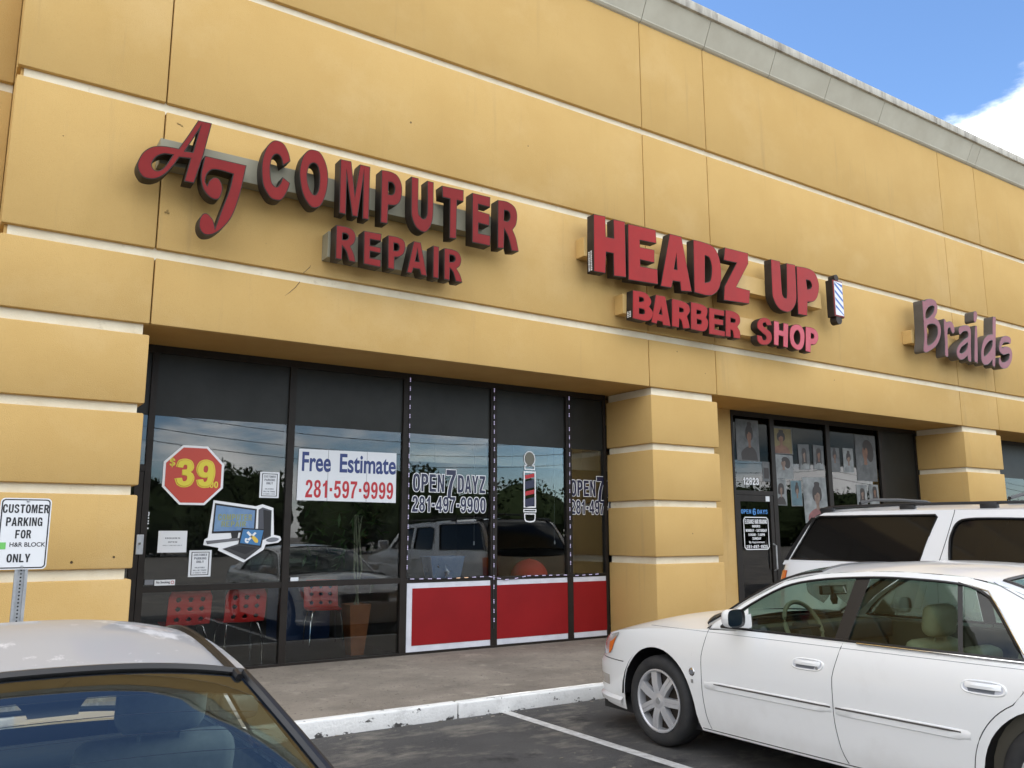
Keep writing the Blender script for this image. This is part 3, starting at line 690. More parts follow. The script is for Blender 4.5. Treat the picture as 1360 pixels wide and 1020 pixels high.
signs = {}
for k, nm, lb in (('aj', 'letter_sign', 'red channel letters reading AJ COMPUTER with a script monogram, on a grey raceway'),
              ('re', 'letter_sign', 'small red channel letters reading REPAIR on a short grey raceway'),
              ('he', 'letter_sign', 'large red channel letters reading HEADZ UP ending in a striped barber pole'),
              ('ba', 'letter_sign', 'channel letters reading BARBER SHOP, the last three faded to pink'),
              ('br', 'letter_sign', 'dusty mauve handwritten style letters reading Braids with grey sides')):
    r = SIGN[k]['race']
    t = wthing(nm, lb, 'sign', ((r[0]+r[1])/2, 0, r[2]), 'channel letter signs on the fascia')
    signs[k] = t
    MB().box(r[0], r[1], -.175, -.0005, r[2], r[3], .004).build('raceway', M[r[4]], t)
signs['sh'] = signs['ba']
for line in GLYPHS.strip().split('\n'):
    head, *cs = line.split('|'); k, ch = head.split(); q = SIGN[k]
    cs = [smooth_contour([(x/1000, z/1000, c) for x, z, c in parse(s)[0]], 5) for s in cs]
    o = put('letter', curve_mesh(cs, q['back']-q['y']), M[q['ret']], signs[k], q['y'])
    fm = 'red_face2' if (k == 'sh' and ch == 'S') else q['face']
    f = link('letter_face', curve_mesh(cs, .006, -.009), M[fm], o); f.location.y = -.0045
    if k in ('sh', 'ba'):
        f2 = link('letter_rim', curve_mesh(cs, .004, -.003), M['red_face'], o); f2.location.y = -.002
# barber pole box at the end of HEADZ UP
t = signs['he']
p = MB().box(11.68, 11.945, -.31, -.18, 5.07, 5.69, .008).build('barber_pole_box', M['return'], t)
MB().box(11.688, 11.937, -.316, -.3105, 5.078, 5.682).build('pole_border', M['red_face'], p)
MB().box(11.715, 11.925, -.321, -.3165, 5.10, 5.665).build('pole_face', M['white'], p)
mb = MB()
for i in range(5):
    z = 5.075+i*.125
    a, b = max(z, 5.105), min(z+.155, 5.66)
    xa = lambda zz: 11.722+(.196)*(1-(zz-z)/.155)
    mb.face([(11.72, -.3225, min(5.66, z+.15)), (11.72, -.3225, min(5.66, z+.195)), (11.92, -.3225, max(5.105, z+.05)), (11.92, -.3225, max(5.105, z+.005))])
mb.build('pole_stripe', mat('blue_stripe', (.03, .12, .42), .4), p)
mb = MB()
for z0, z1, rr in ((5.69, 5.775, .055), (4.985, 5.07, .075)):
    mb.lathe([(0, 0), (rr, 0), (rr, .12), (0, .12)], 20, Matrix.Translation((11.80, -.19, (z0+z1)/2-.0)) @ Matrix.Rotation(R(90), 4, 'X'))
mb.build('pole_cap', M['return'], p, smooth=True)
# maker's small print on the side of the first letter of HEADZ and of BARBER
for z0, z1, x in ((4.98, 5.24, 6.70), (4.45, 4.53, 7.345)):
    mb = MB()
    for c in range(2):
        zz = z0
        while zz < z1:
            h = random.uniform(.008, .022); mb.box(x-.001, x-.0004, -.285+c*.045, -.255+c*.045, zz, zz+h); zz += h+.006
    o = mb.build('maker_mark', M['paper'], signs['he'] if x < 7 else signs['ba'])

# ================================================================ THINGS ON THE GLASS
OUT = .9815
def plate(name, parent, m, x0, x1, z0, z1, y=OUT, th=.0025):
    return MB().box(x0, x1, y-th, y, z0, z1).build(name, m, parent)
def lines(parent, rows, y, m, name='lettering'):
    """rows = [(text, x0, x1, z0, z1)]"""
    for r in rows: put(name, caps(*r), m, parent, y)
# octagonal price sticker
t = wthing('price_sticker', 'red octagon sticker with $39.00 in yellow on the glass', 'sticker', (2.195, .98, 1.945))
def octagon(cx, cz, rx, rz):
    return [(cx+rx*math.cos(R(22.5+45*i))/math.cos(R(22.5)), cz+rz*math.sin(R(22.5+45*i))/math.cos(R(22.5))) for i in range(8)]
put('sticker_border', curve_mesh([octagon(2.195, 2.245, .313, .315)], .002), M['white'], t, .978)
put('sticker_face', curve_mesh([octagon(2.195, 2.245, .288, .292)], .002), M['orangered'], t, .9755)
for c, z0, z1, x0, x1 in (('3', 2.13, 2.40, 2.02, 2.185), ('9', 2.13, 2.40, 2.235, 2.40)):
    put('digit_outline', caps(c, x0-.012, x1+.012, z0-.012, z1+.012, off=.006), M['yellow'], t, .9742)
    put('digit_inner', caps(c, x0-.004, x1+.004, z0-.004, z1+.004, off=.003), M['orangered'], t, .9728)
    put('digit', caps(c, x0, x1, z0, z1, off=.004), M['yellow'], t, .9714)
put('currency_mark', join_meshes([caps('S', 1.94, 2.00, 2.335, 2.415), curve_mesh([[(1.965, 2.322), (1.965, 2.428), (1.975, 2.428), (1.975, 2.322)]], .0006)]), M['yellow'], t, .974)
put('small_digits', caps('.00', 2.345, 2.455, 2.115, 2.185), M['yellow'], t, .974)
# banner
t = wthing('banner', 'white vinyl banner reading Free Estimate with a phone number', 'banner', (3.96, .98, 2.0))
me = curve_mesh([[(3.337, 2.004), (3.345, 2.592), (4.58, 2.600), (4.583, 1.994)]], .003)
put('banner_sheet', me, M['paper'], t, .977)
for s_, x0, x1 in (('Free', 3.385, 3.735), ('Estimate', 3.845, 4.575)): put('headline', fit(font_mesh(s_, .3, .030), x0, x1, 2.335, 2.56), M['navy'], t, .9755)
put('phone_number', caps('281*597*9999', 3.435, 4.545, 2.035, 2.24), M['redink'], t, .9755)
for x in (3.70, 4.19): box('banner_fold', M['greyink'], t, x, x+.004, .9755, .9768, 2.0, 2.595)
# notices
def notice(x0, x1, z0, z1, label):
    t = wthing('parking_notice', label, 'notice', ((x0+x1)/2, .98, z0), 'parking notices taped to the glass')
    plate('paper_sheet', t, M['paper'], x0, x1, z0, z1)
    w_, h_ = x1-x0, z1-z0
    put('printed_border', curve_mesh([[(x0+w_*.10, z0+h_*.06), (x1-w_*.10, z0+h_*.06), (x1-w_*.10, z1-h_*.06), (x0+w_*.10, z1-h_*.06)],
        [(x0+w_*.135, z0+h_*.085), (x1-w_*.135, z0+h_*.085), (x1-w_*.135, z1-h_*.085), (x0+w_*.135, z1-h_*.085)]], .001), M['ink'], t, .9775)
    rows = [('CUSTOMER', .2, .8, .78, .87), ('PARKING', .23, .77, .65, .74), ('ONLY', .33, .67, .52, .61)]
    small = [('VIOLATORS', .28, .72, .32, .37), ('WILL BE TOWED', .2, .8, .22, .27), ('AT OWNER EXPENSE', .2, .8, .13, .17)]
    lines(t, [(s, x0+w_*a, x0+w_*b, z0+h_*c, z0+h_*d) for s, a, b, c, d in rows+small], .9775, M['greyink'])
notice(2.91, 3.13, 2.022, 2.310, 'white CUSTOMER PARKING ONLY notice, the higher one beside the octagon sticker')
notice(2.201, 2.431, 1.18, 1.455, 'white CUSTOMER PARKING ONLY notice, the lower one under the computer decal')
t = wthing('paper_notice', 'plain landscape sheet of paper with faint print low on the left glass', 'notice', (2.02, .98, 1.435))
plate('paper_sheet', t, M['paper'], 1.88, 2.168, 1.435, 1.658)
lines(t, [('OPEN', 1.98, 2.07, 1.535, 1.55), ('HOURS', 1.95, 2.10, 1.575, 1.59), ('CALL FOR DETAILS', 1.93, 2.12, 1.505, 1.513)], .9775, M['greyink'])
t = wthing('no_smoking_sticker', 'narrow white No Smoking sticker above the lower rail', 'sticker', (1.97, .955, 1.105))
plate('sticker', t, M['paper'], 1.87, 2.07, 1.103, 1.160, y=.9565)
put('lettering', fit(font_mesh('No Smoking', .05, .03), 1.885, 2.02, 1.117, 1.148), M['ink'], t, .9525)
put('no_symbol', curve_mesh([octagon(2.045, 1.132, .016, .016), octagon(2.045, 1.132, .011, .011)], .001), M['redink'], t, .9525)
t = tag(plate('door_sticker', None, M['greyink'], 1.775, 1.86, 1.115, 1.165, y=.9565), 'small grey sticker left of the No Smoking sticker', 'sticker')
t = tag(plate('rail_sticker', None, M['paper'], 3.30, 3.39, 1.105, 1.145, y=.9565), 'tiny white sticker beside the second mullion of the computer shop', 'sticker')

# computer decal
t = wthing('computer_decal', 'die-cut decal of a desktop computer and laptop on the glass', 'decal', (2.75, .98, 1.32))
dec = lambda px: px
def DZ(pts): return [(2.335+(x-233)/222*.845, 1.985-(y-522)/172*.665) for x, y in pts]      # crop pixels -> plane, drawn flat on the glass
put('decal_border', curve_mesh([smooth_contour([(x, z, 1) for x, z in DZ([(255, 522), (376, 537), (395, 531), (428, 541), (433, 618), (452, 622), (456, 632), (447, 640), (410, 645), (404, 660), (348, 694), (275, 660), (276, 653), (234, 645), (236, 630), (245, 625)])], 3)], .002), M['white'], t, .979)
put('monitor', curve_mesh([DZ([(259, 530), (379, 545), (378, 610), (255, 614)])], .001), M['ink'], t, .9768)
put('monitor_screen', curve_mesh([DZ([(263, 536), (374, 549), (373, 604), (260, 608)])], .001), mat('screen_print', (.10, .19, .36), .4, col2=(.16, .27, .42), nscale=7), t, .9756)
put('tower', curve_mesh([DZ([(384, 547), (396, 540), (423, 548), (424, 622), (402, 632), (386, 622)])], .001), mat('print_dark', (.06, .062, .075), .4), t, .9768)
put('tower_side', curve_mesh([DZ([(398, 546), (421, 551), (422, 619), (404, 628)])], .001), M['ink'], t, .9756)
put('monitor_stand', curve_mesh([DZ([(308, 612), (330, 611), (328, 626), (352, 632), (290, 634), (311, 626)])], .001), M['ink'], t, .9768)
put('keyboard', curve_mesh([DZ([(240, 634), (330, 626), (332, 633), (244, 643)])], .001), mat('print_grey', (.13, .13, .14), .4), t, .9744)
put('mouse', curve_mesh([smooth_contour([(x, z, 0) for x, z in DZ([(410, 632), (430, 625), (448, 629), (440, 636), (420, 638)])])], .001), M['greyink'], t, .9744)
put('laptop_base', curve_mesh([DZ([(287, 656), (330, 643), (398, 652), (352, 687)])], .001), mat('print_laptop', (.035, .033, .034), .4), t, .9732)
put('laptop_keys', curve_mesh([DZ([(305, 655), (335, 647), (384, 654), (352, 672)])], .001), M['ink'], t, .972)
put('laptop_lid', curve_mesh([DZ([(338, 598), (405, 602), (397, 653), (330, 644)])], .001), M['ink'], t, .972)
put('laptop_screen', curve_mesh([DZ([(342, 602), (401, 605), (393, 648), (335, 640)])], .001), mat('screen_blue', (.045, .17, .36), .4), t, .971)
put('wrench_mark', join_meshes([curve_mesh([DZ([(352, 612), (357, 607), (378, 628), (373, 632)])], .001), curve_mesh([DZ([(376, 610), (381, 613), (361, 634), (355, 631)])], .001),
    curve_mesh([smooth_contour([(x, z, 0) for x, z in DZ([(349, 628), (356, 628), (353, 634), (360, 636), (356, 641), (349, 637)])])], .001)]), M['white'], t, .970)
put('screwdriver_mark', curve_mesh([smooth_contour([(x, z, 0) for x, z in DZ([(369, 622), (376, 622), (386, 632), (385, 640), (377, 638), (369, 628)])])], .001), mat('tool_yellow', (.66, .45, .06), .5), t, .969)
lines(t, [('COMPUTER', *[DZ([(270, 575)])[0][0], DZ([(366, 575)])[0][0], DZ([(0, 578)])[0][1], DZ([(0, 560)])[0][1]]), ('REPAIR', DZ([(280, 0)])[0][0], DZ([(350, 0)])[0][0], DZ([(0, 595)])[0][1], DZ([(0, 580)])[0][1])], .9744, mat('print_yellow', (.24, .27, .12), .5))

# OPEN 7 DAYZ lettering
def opendays(x0, label, clip=None):
    t = wthing('window_lettering', label, 'window lettering', (x0+.53, .98, 1.88), 'OPEN 7 DAYZ lettering on the barber glass')
    k = x0-4.805
    rows = [('OPEN', 4.812, 5.255, 2.14, 2.365), ('7', 5.285, 5.425, 2.065, 2.425), ('DAYZ', 5.455, 5.865, 2.14, 2.365), ('281-497-9900', 4.805, 5.875, 1.89, 2.085)]
    rows = [(s, a+k, b+k, c, d) for s, a, b, c, d in rows]
    put('lettering_outline', join_meshes([caps(*r, off=.009) for r in rows]), M['white'], t, .9795)
    put('lettering', join_meshes([caps(*r, off=.0) for r in rows]), M['navyd'], t, .978)
opendays(4.805, 'navy OPEN 7 DAYZ lettering outlined in white, complete on one pane')
opendays(7.262, 'navy OPEN 7 DAYZ lettering cut off from view by the ochre pillar')
# barber pole decal
t = wthing('barber_pole_decal', 'white outlined barber pole decal with red and blue bands', 'decal', (6.575, .98, 1.80))
PC = 6.575
def oval(cx, cz, rx, rz, n=20): return [(cx+rx*math.cos(2*math.pi*i/n), cz+rz*math.sin(2*math.pi*i/n)) for i in range(n)]
put('pole_ball', curve_mesh([oval(PC, 2.625, .095, .105), oval(PC, 2.625, .083, .093)], .001), M['white'], t, .979)
put('pole_globe', curve_mesh([oval(PC, 2.625, .082, .092)], .001), mat('globe_print', (.12, .115, .085), .4), t, .979)
def ring(x0, x1, z0, z1, b): return [[(x0, z0), (x1, z0), (x1, z1), (x0, z1)], [(x0+b, z0+b), (x1-b, z0+b), (x1-b, z1-b), (x0+b, z1-b)]]
put('pole_outline', join_meshes([curve_mesh(ring(PC-.10, PC+.10, 1.965, 2.455, .02), .001), curve_mesh(ring(PC-.085, PC+.085, 2.475, 2.54, .014), .001), curve_mesh(ring(PC-.105, PC+.105, 1.905, 1.95, .014), .001),
    curve_mesh([smooth_contour([(PC-.095, 1.89, 1), (PC+.095, 1.89, 1), (PC+.085, 1.80, 0), (PC+.04, 1.775, 0), (PC-.04, 1.775, 0), (PC-.085, 1.80, 0)]), smooth_contour([(PC-.078, 1.876, 1), (PC+.078, 1.876, 1), (PC+.07, 1.81, 0), (PC+.03, 1.79, 0), (PC-.03, 1.79, 0), (PC-.07, 1.81, 0)])], .001)]), M['white'], t, .979)
rb, bb = [], []
for i, (z, h, col) in enumerate([(2.385, .05, 0), (2.275, .105, 1), (2.165, .055, 0), (2.035, .11, 1)]):
    q = curve_mesh([smooth_contour([(PC-.075, z-h/2-.012, 1), (PC, z-h/2+.004, 0), (PC+.075, z-h/2+.02, 1), (PC+.075, z+h/2+.02, 1), (PC, z+h/2+.004, 0), (PC-.075, z+h/2-.012, 1)], 4)], .001)
    (bb if col else rb).append(q)
put('red_band', join_meshes(rb), M['redink'], t, .979); put('blue_band', join_meshes(bb), M['navyd'], t, .979)

# LED strips on the barber mullions
def ledstrip(label, pts, warm=()):
    t = wthing('led_strip', label, 'light strip', pts[0], 'LED strips round the barber window')
    mb = MB().tube(pts, .006, 5); mb.build('cable', M['black'], t)
    dots, wd = MB(), MB()
    d = 0; L_ = 0; seg = list(zip(pts[:-1], pts[1:]))
    for a, b in seg:
        a, b = Vector(a), Vector(b); ln = (b-a).length; x = .03
        while x < ln-.05:
            for q in (-.019, 0, .019):
                p = a+(b-a)*((x+q)/ln); tgt = wd if any(lo < p.x < hi for lo, hi in warm) else dots
                tgt.box(p.x-.0048, p.x+.0048, p.y-.011, p.y-.004, p.z-.0048, p.z+.0048)
            x += .118+random.uniform(-.006, .006)
    dots.build('led', M['led'], t)
    if warm: wd.build('led', M['ledwarm'], t)
    else: wd.bm.free()
j = lambda: random.uniform(-.008, .008)
ledstrip('string of LEDs down the leftmost barber mullion', [(4.738+j(), .947, z) for z in (3.56, 3.1, 2.6, 2.1, 1.6, 1.10)])
ledstrip('string of LEDs down the middle barber mullion, hanging below the sill rail', [(5.985+j(), .947, z) for z in (3.54, 3.1, 2.6, 2.1, 1.6, 1.1, .8, .43)])
ledstrip('string of LEDs down the barber mullion nearest the pillar', [(7.225+j(), .947, z) for z in (3.54, 3.1, 2.6, 2.1, 1.6, 1.1)])
ledstrip('string of LEDs running along the sill above the red panels', [(4.78, .95, 1.085), (5.3, .95, 1.075), (5.9, .95, 1.085), (6.03, .95, 1.06), (6.15, .95, 1.035), (6.3, .95, 1.045), (6.5, .95, 1.075), (7.1, .95, 1.07), (7.3, .95, 1.055), (7.85, .95, 1.07)], warm=((5.35, 5.62),))

# posters behind the braids shop glass
prng = random.Random(23)
def face_print(t, x0, x1, z0, z1, y, m_bg, m_skin, m_cloth, sc=1.0, style=0):
    """a printed portrait: backdrop, hair, face, neck, shoulders"""
    w_, h_ = x1-x0, z1-z0; cx = x0+w_*(.5+prng.uniform(-.09, .09)); k = prng.uniform(-.05, .05); b_ = prng.uniform(-.05, .06)
    sh = lambda pts: curve_mesh([smooth_contour([(cx+px*w_*sc, z0+h_*(pz+b_), c) for px, pz, c in pts])], .0005)
    plate('backdrop', t, m_bg, x0+w_*.04, x1-w_*.04, z0+h_*.03, z1-h_*.03, y=y-.0005, th=.001)
    zb = .03-b_
    put('clothing', sh([(-.40, zb, 1), (.38, zb, 1), (.36+k, .20, 0), (.20, .30, 0), (.07, .34, 0), (-.07, .34, 0), (-.24, .29, 0), (-.38+k, .18, 0)]), m_cloth, t, y-.0022)
    hair = {0: [(0, .86, 0), (.16, .82, 0), (.22, .66, 0), (.21, .42, 0), (.25, .22, 0), (.12, .26, 0), (-.12, .24, 0), (-.26, .20, 0), (-.2, .45, 0), (-.2, .68, 0), (-.15, .82, 0)],
            1: [(0, .85, 0), (.2, .80, 0), (.27, .64, 0), (.24, .46, 0), (.12, .42, 0), (-.14, .42, 0), (-.27, .47, 0), (-.26, .66, 0), (-.18, .81, 0)],
            2: [(.02, .93, 0), (.12, .90, 0), (.11, .83, 0), (.17, .76, 0), (.18, .60, 0), (.1, .50, 0), (-.1, .50, 0), (-.18, .6, 0), (-.16, .76, 0), (-.09, .84, 0), (-.08, .91, 0)],
            3: [(.06, .86, 0), (.2, .80, 0), (.28, .66, 0), (.26, .46, 0), (.14, .38, 0), (.02, .46, 0), (-.08, .60, 0), (-.14, .74, 0), (-.06, .84, 0)]}[style]
    put('hair', sh(hair), M['hair1'], t, y-.0030)
    fx = -.06 if style == 3 else .0
    put('face', sh([(fx, .70, 0), (fx+.09, .66, 0), (fx+.10, .56, 0), (fx+.06, .46, 0), (fx+.05, .40, 0), (fx+.06, .32, 0), (fx-.06, .32, 0), (fx-.05, .40, 0), (fx-.07, .46, 0), (fx-.11, .56, 0), (fx-.09, .66, 0)]), m_skin, t, y-.0038)
    put('fringe', sh([(-.12, .74, 0), (0, .78, 0), (.12, .74, 0), (.10, .66, 0), (.02+k, .69, 0), (-.09, .63, 0)]), M['hair1'], t, y-.0046)
pg = mat('poster_grey', (.12, .125, .125), .6, col2=(.06, .065, .065), nscale=6); pw = mat('poster_pale', (.25, .265, .26), .6, col2=(.12, .13, .13), nscale=5)
pt = mat('poster_teal', (.10, .17, .19), .6, col2=(.05, .10, .12), nscale=5); pr = mat('poster_rose', (.24, .09, .085), .6, col2=(.13, .05, .05), nscale=9); py_ = mat('poster_gold', (.20, .16, .06), .6, col2=(.12, .09, .035), nscale=4)
sk2 = mat('poster_tan', (.20, .135, .10), .6, col2=(.12, .075, .055), nscale=11)
PY = .9835
for x0, x1, z0, z1, bgm, skm, clm, sc, lb in (
  (10.69, 11.24, 2.79, 3.48, pg, M['skin1'], M['hair1'], .9, 'tall grey poster of a dark figure above the braids shop door'),
  (11.58, 12.10, 2.95, 3.40, py_, M['skin1'], M['skin1'], 1.1, 'gold-toned hair poster high beside the braids door'),
  (11.56, 12.08, 2.53, 2.94, pw, sk2, pw, 1, 'pale washed-out poster below the gold-toned one'),
  (12.245, 12.545, 2.707, 3.15, pg, sk2, pw, 1, 'small grey portrait in the upper row, left of its near twin'),
  (12.63, 12.92, 2.722, 3.155, pg, M['skin1'], pw, 1.15, 'small grey portrait touching the middle mullion on its left side'),
  (13.09, 13.39, 2.70, 3.137, pg, M['skin1'], pg, 1, 'small dim portrait just right of the middle mullion'),
  (13.485, 13.785, 2.706, 3.147, pw, sk2, pw, 1.2, 'small bright portrait with bobbed hair, second right of the middle mullion'),
  (13.865, 14.485, 2.567, 3.42, pg, M['skin1'], pg, 1.2, 'large portrait poster with long dark hair at the right end'),
  (11.577, 11.87, 2.083, 2.522, pw, sk2, M['hair1'], 1, 'small portrait in a dark jacket, lower row beside the door'),
  (11.985, 12.275, 2.076, 2.518, pt, sk2, pt, 1, 'small teal portrait in the lower row'),
  (12.323, 12.96, 1.80, 2.583, pw, sk2, pr, 1.1, 'large poster of a person in rose-red clothing'),
  (13.815, 14.122, 2.123, 2.494, pw, sk2, pw, 1.1, 'small profile portrait, lower right pair, left one'),
  (14.20, 14.49, 2.141, 2.505, pw, M['skin1'], pw, 1.1, 'small profile portrait, lower right pair, right one')):
    t = wthing('hair_poster', lb, 'poster', ((x0+x1)/2, PY, z0), 'hair posters in the braids shop window')
    plate('poster_sheet', t, pw if bgm in (pw, pt) else pg, x0, x1, z0, z1, y=PY, th=.002)
    face_print(t, x0, x1, z0, z1, PY-.002, bgm, skm, clm, sc, prng.choice((0, 1, 2, 3)))
    t.rotation_euler = (0, R(prng.uniform(-2.2, 2.2)), 0)
t = tag(plate('door_note', None, M['paper'], 11.30, 11.395, 2.14, 2.225, y=.9575), 'little white note on the top rail of the braids shop door', 'note')
t = wthing('leaflet', 'grey strip leaflet right of the tall poster over the braids door', 'poster', (11.36, PY, 2.47)); plate('sheet', t, pg, 11.29, 11.47, 2.47, 2.80, y=PY); plate('picture', t, M['hair1'], 11.32, 11.44, 2.52, 2.70, y=PY-.003, th=.001)
t = wthing('shop_number', 'white street number 12823 over the braids shop door', 'number', (10.99, .98, 2.40))
put('digits', caps('12823', 10.805, 11.18, 2.405, 2.52), M['white'], t, .979)
t = wthing('hours_lettering', 'white framed opening hours with blue OPEN 6 DAYS heading on the dark door', 'window lettering', (11.02, .955, 1.36))
blu = mat('sky_blue_vinyl', (.05, .22, .55), .5)
put('heading', join_meshes([caps('OPEN', 10.69, 10.93, 1.935, 2.005), caps('6', 10.965, 11.045, 1.915, 2.02), caps('DAYS', 11.08, 11.33, 1.935, 2.005)]), blu, t, .955)
put('hours_frame', curve_mesh([[(10.735, 1.40), (10.78, 1.36), (11.29, 1.36), (11.335, 1.40), (11.335, 1.845), (11.29, 1.885), (10.78, 1.885), (10.735, 1.845)],
   [(10.75, 1.407), (10.787, 1.375), (11.283, 1.375), (11.32, 1.407), (11.32, 1.838), (11.283, 1.87), (10.787, 1.87), (10.75, 1.838)]], .001), M['white'], t, .955)
lines(t, [('ELEGANCE HAIR BRAIDING', 10.77, 11.30, 1.775, 1.845), ('HOURS', 10.94, 11.13, 1.715, 1.755), ('MONDAY - SATURDAY', 10.78, 11.29, 1.645, 1.69), ('9.00AM - 7.00PM', 10.84, 11.23, 1.58, 1.62), ('SUNDAY', 10.93, 11.14, 1.52, 1.56), ('281-497-1925', 10.78, 11.29, 1.385, 1.435)], .955, M['white'])
put('small_print', fit(font_mesh('By Appointment', .05, .01), 10.85, 11.22, 1.455, 1.50), M['white'], t, .955)

# ================================================================ THINGS INSIDE
def chair(label, x, y, rz):
    t = thing('cafe_chair', label, 'chair', (x, y, .212), rz, 'red perforated chairs inside the window')
    # shell built facing +y (sitter looks +y), back at y = -.2
    cols, rows = 25, 31; P = []
    mb = MB()
    def pos(a, b):          # a across -1..1, b 0 front edge .. 1 top of back
        x_ = a*.225
        if b < .42: yy = .22-.40*b/.42; zz = .45-.015*math.sin(b/.42*math.pi)+.008*a*a
        else:
            q = (b-.42)/.58; yy = -.18-.07*q-.03*math.sin(min(1, q*3)*math.pi/2)+.02*a*a*q; zz = .45+.36*q if q > .0 else .45
        return Vector((x_*(1-.12*max(0, b-.9)/.1), yy, zz))
    holes = [(i, k) for i in (-.55, 0, .55) for k in (.52, .70, .86)]
    G = [[mb.bm.verts.new(pos(-1+2*i/(cols*2-2), k/(rows*2-2))) for i in range(cols*2-1)] for k in range(rows*2-1)]
    for k in range(rows*2-2):
        for i in range(cols*2-2):
            a = -1+2*(i+.5)/(cols*2-2); b = (k+.5)/(rows*2-2)
            if any(((a-h)*.225)**2+((b-v)*.62)**2 < .026**2 for h, v in holes): continue
            mb.bm.faces.new((G[k][i], G[k][i+1], G[k+1][i+1], G[k+1][i]))
    o = mb.build('seat_shell', M['chair'], t, smooth=True)
    sm = o.modifiers.new('solid', 'SOLIDIFY'); sm.thickness = .012
    for sx in (-1, 1):
        for a, b in (((.14, .14), (.20, .21)), ((.14, -.12), (.20, -.21))):
            MB().tube([(sx*a[0], a[1], .44), (sx*(a[0]+.035), a[1]+(b[1]-a[1])*.25, .425), (sx*b[0], b[1]*1.0, .30), (sx*(b[0]+.012), b[1]*1.06, 0)], .009, 8).build('leg', M['chrome'], t, smooth=True)
    return t
chair('red perforated chair nearest the door, partly behind the silver car roof', 2.29, 1.42, 0)
chair('red perforated chair in full view left of the second mullion', 2.885, 1.42, 0)
chair('dim red chair further back near the planter', 4.25, 2.35, R(170))
t = wthing('planter', 'tall tapered rust coloured planter with a leafy plant behind the glass', 'planter', (4.23, 1.25, .212))
P = [[(4.23+sx*r, 1.27+sy*r, z) for sx, sy in ((-1, -1), (1, -1), (1, 1), (-1, 1), (-1, -1))] for r, z in ((.08, .212), (.135, .79), (.125, .80), (.115, .78), (.115, .74))]
mb = MB().grid(P); mb.face([p for p in P[4][:4]]); mb.build('pot', M['terracotta'], t)
st = MB()
for k in range(4): st.tube([(4.23+random.uniform(-.05, .05), 1.27+random.uniform(-.04, .04), .75), (4.24+random.uniform(-.06, .06), 1.29, 1.2), (4.25+random.uniform(-.12, .12), 1.3+random.uniform(-.1, .1), 1.85)], .010, 6)
st.build('stem', mat('bamboo_stem', (.25, .26, .17), .6), t)
lf = MB()
for k in range(150):
    c = Vector((4.3+random.gauss(0, .26), 1.42+random.uniform(-.22, .3), 1.72+random.gauss(0, .24)))
    d = Vector((random.gauss(0, 1), random.gauss(0, .7), random.gauss(-.4, .6))).normalized(); s_ = d.cross(Vector((random.random(), random.random(), 1))).normalized()
    ln, wd = random.uniform(.14, .26), random.uniform(.012, .024)
    lf.face([c, c+d*ln*.4+s_*wd, c+d*ln, c+d*ln*.4-s_*wd])
lf.build('foliage', M['leaf'], t)
t = wthing('counter', 'dark blue counter standing behind the planter', 'counter', (5.0, 2.5, .212))
MB().box(3.9, 4.60, 3.0, 3.6, .213, .95, .01).build('counter_body', M['blue'], t); MB().box(3.86, 4.63, 2.95, 3.65, .951, .99, .006).build('counter_top', M['greyink'], t)
t = wthing('red_cap', 'bright red rounded cap showing above the sill rail under the pole decal', 'cap', (6.85, 1.35, 1.04))
mb = MB().lathe([(.26*math.cos(R(a)), .24*math.sin(R(a))) for a in range(0, 90, 9)]+[(.001, .24)], 28, Matrix.Translation((6.85, 1.40, 1.035))); mb.build('crown', M['redcap'], t, smooth=True)
MB().lathe([(0, .012), (.014, .010), (.016, 0)], 12, Matrix.Translation((6.85, 1.40, 1.273))).build('button', M['redcap'], t, smooth=True)
mb = MB().box(6.5, 7.25, 1.12, 1.75, 1.0, 1.034); mb.build('ledge', M['cabin_d'], bld)
t = wthing('storage_tub', 'blue plastic tub in a clear bag on the barber sill', 'tub', (5.45, 1.3, 1.03))
P = [[(5.44+sx*r*1.3, 1.32+sy*r*.7, z) for sx, sy in ((-1, -1), (1, -1), (1, 1), (-1, 1), (-1, -1))] for r, z in ((.15, 1.036), (.19, 1.33), (.20, 1.34), (.17, 1.32))]
mb = MB().grid(P); mb.face(P[0][:4]); mb.build('tub_body', M['bluebag'], t)
lf = MB()
for k in range(16):
    c = Vector((5.3+random.uniform(-.22, .25), 1.17+random.uniform(-.03, .05), 1.08+random.uniform(0, .16)))
    lf.face([c+Vector((random.uniform(-.07, .07), random.uniform(-.03, .03), random.uniform(-.07, .07))) for _ in range(3)])
lf.build('clear_bag', glass('clear_film', (.72, .74, .76), .12), t)
MB().box(5.0, 5.9, 1.12, 1.6, 1.0, 1.033).build('ledge', M['cabin_d'], bld)
for x in (5.73, 7.02):
    t = wthing('blind_cord', 'thin pull cord hanging inside the barber pane '+('with the complete OPEN lettering' if x < 6 else 'right of the pole decal'), 'cord', (x, 1.03, 1.45))
    MB().tube([(x, 1.03, 2.8), (x+.004, 1.03, 2.1), (x, 1.03, 1.52)], .0025, 5).build('string', M['greyink'], t)
    MB().lathe([(.001, .05), (.008, .045), (.010, 0), (.001, 0)], 8, Matrix.Translation((x, 1.03, 1.48))).build('tassel', M['paper'], t)

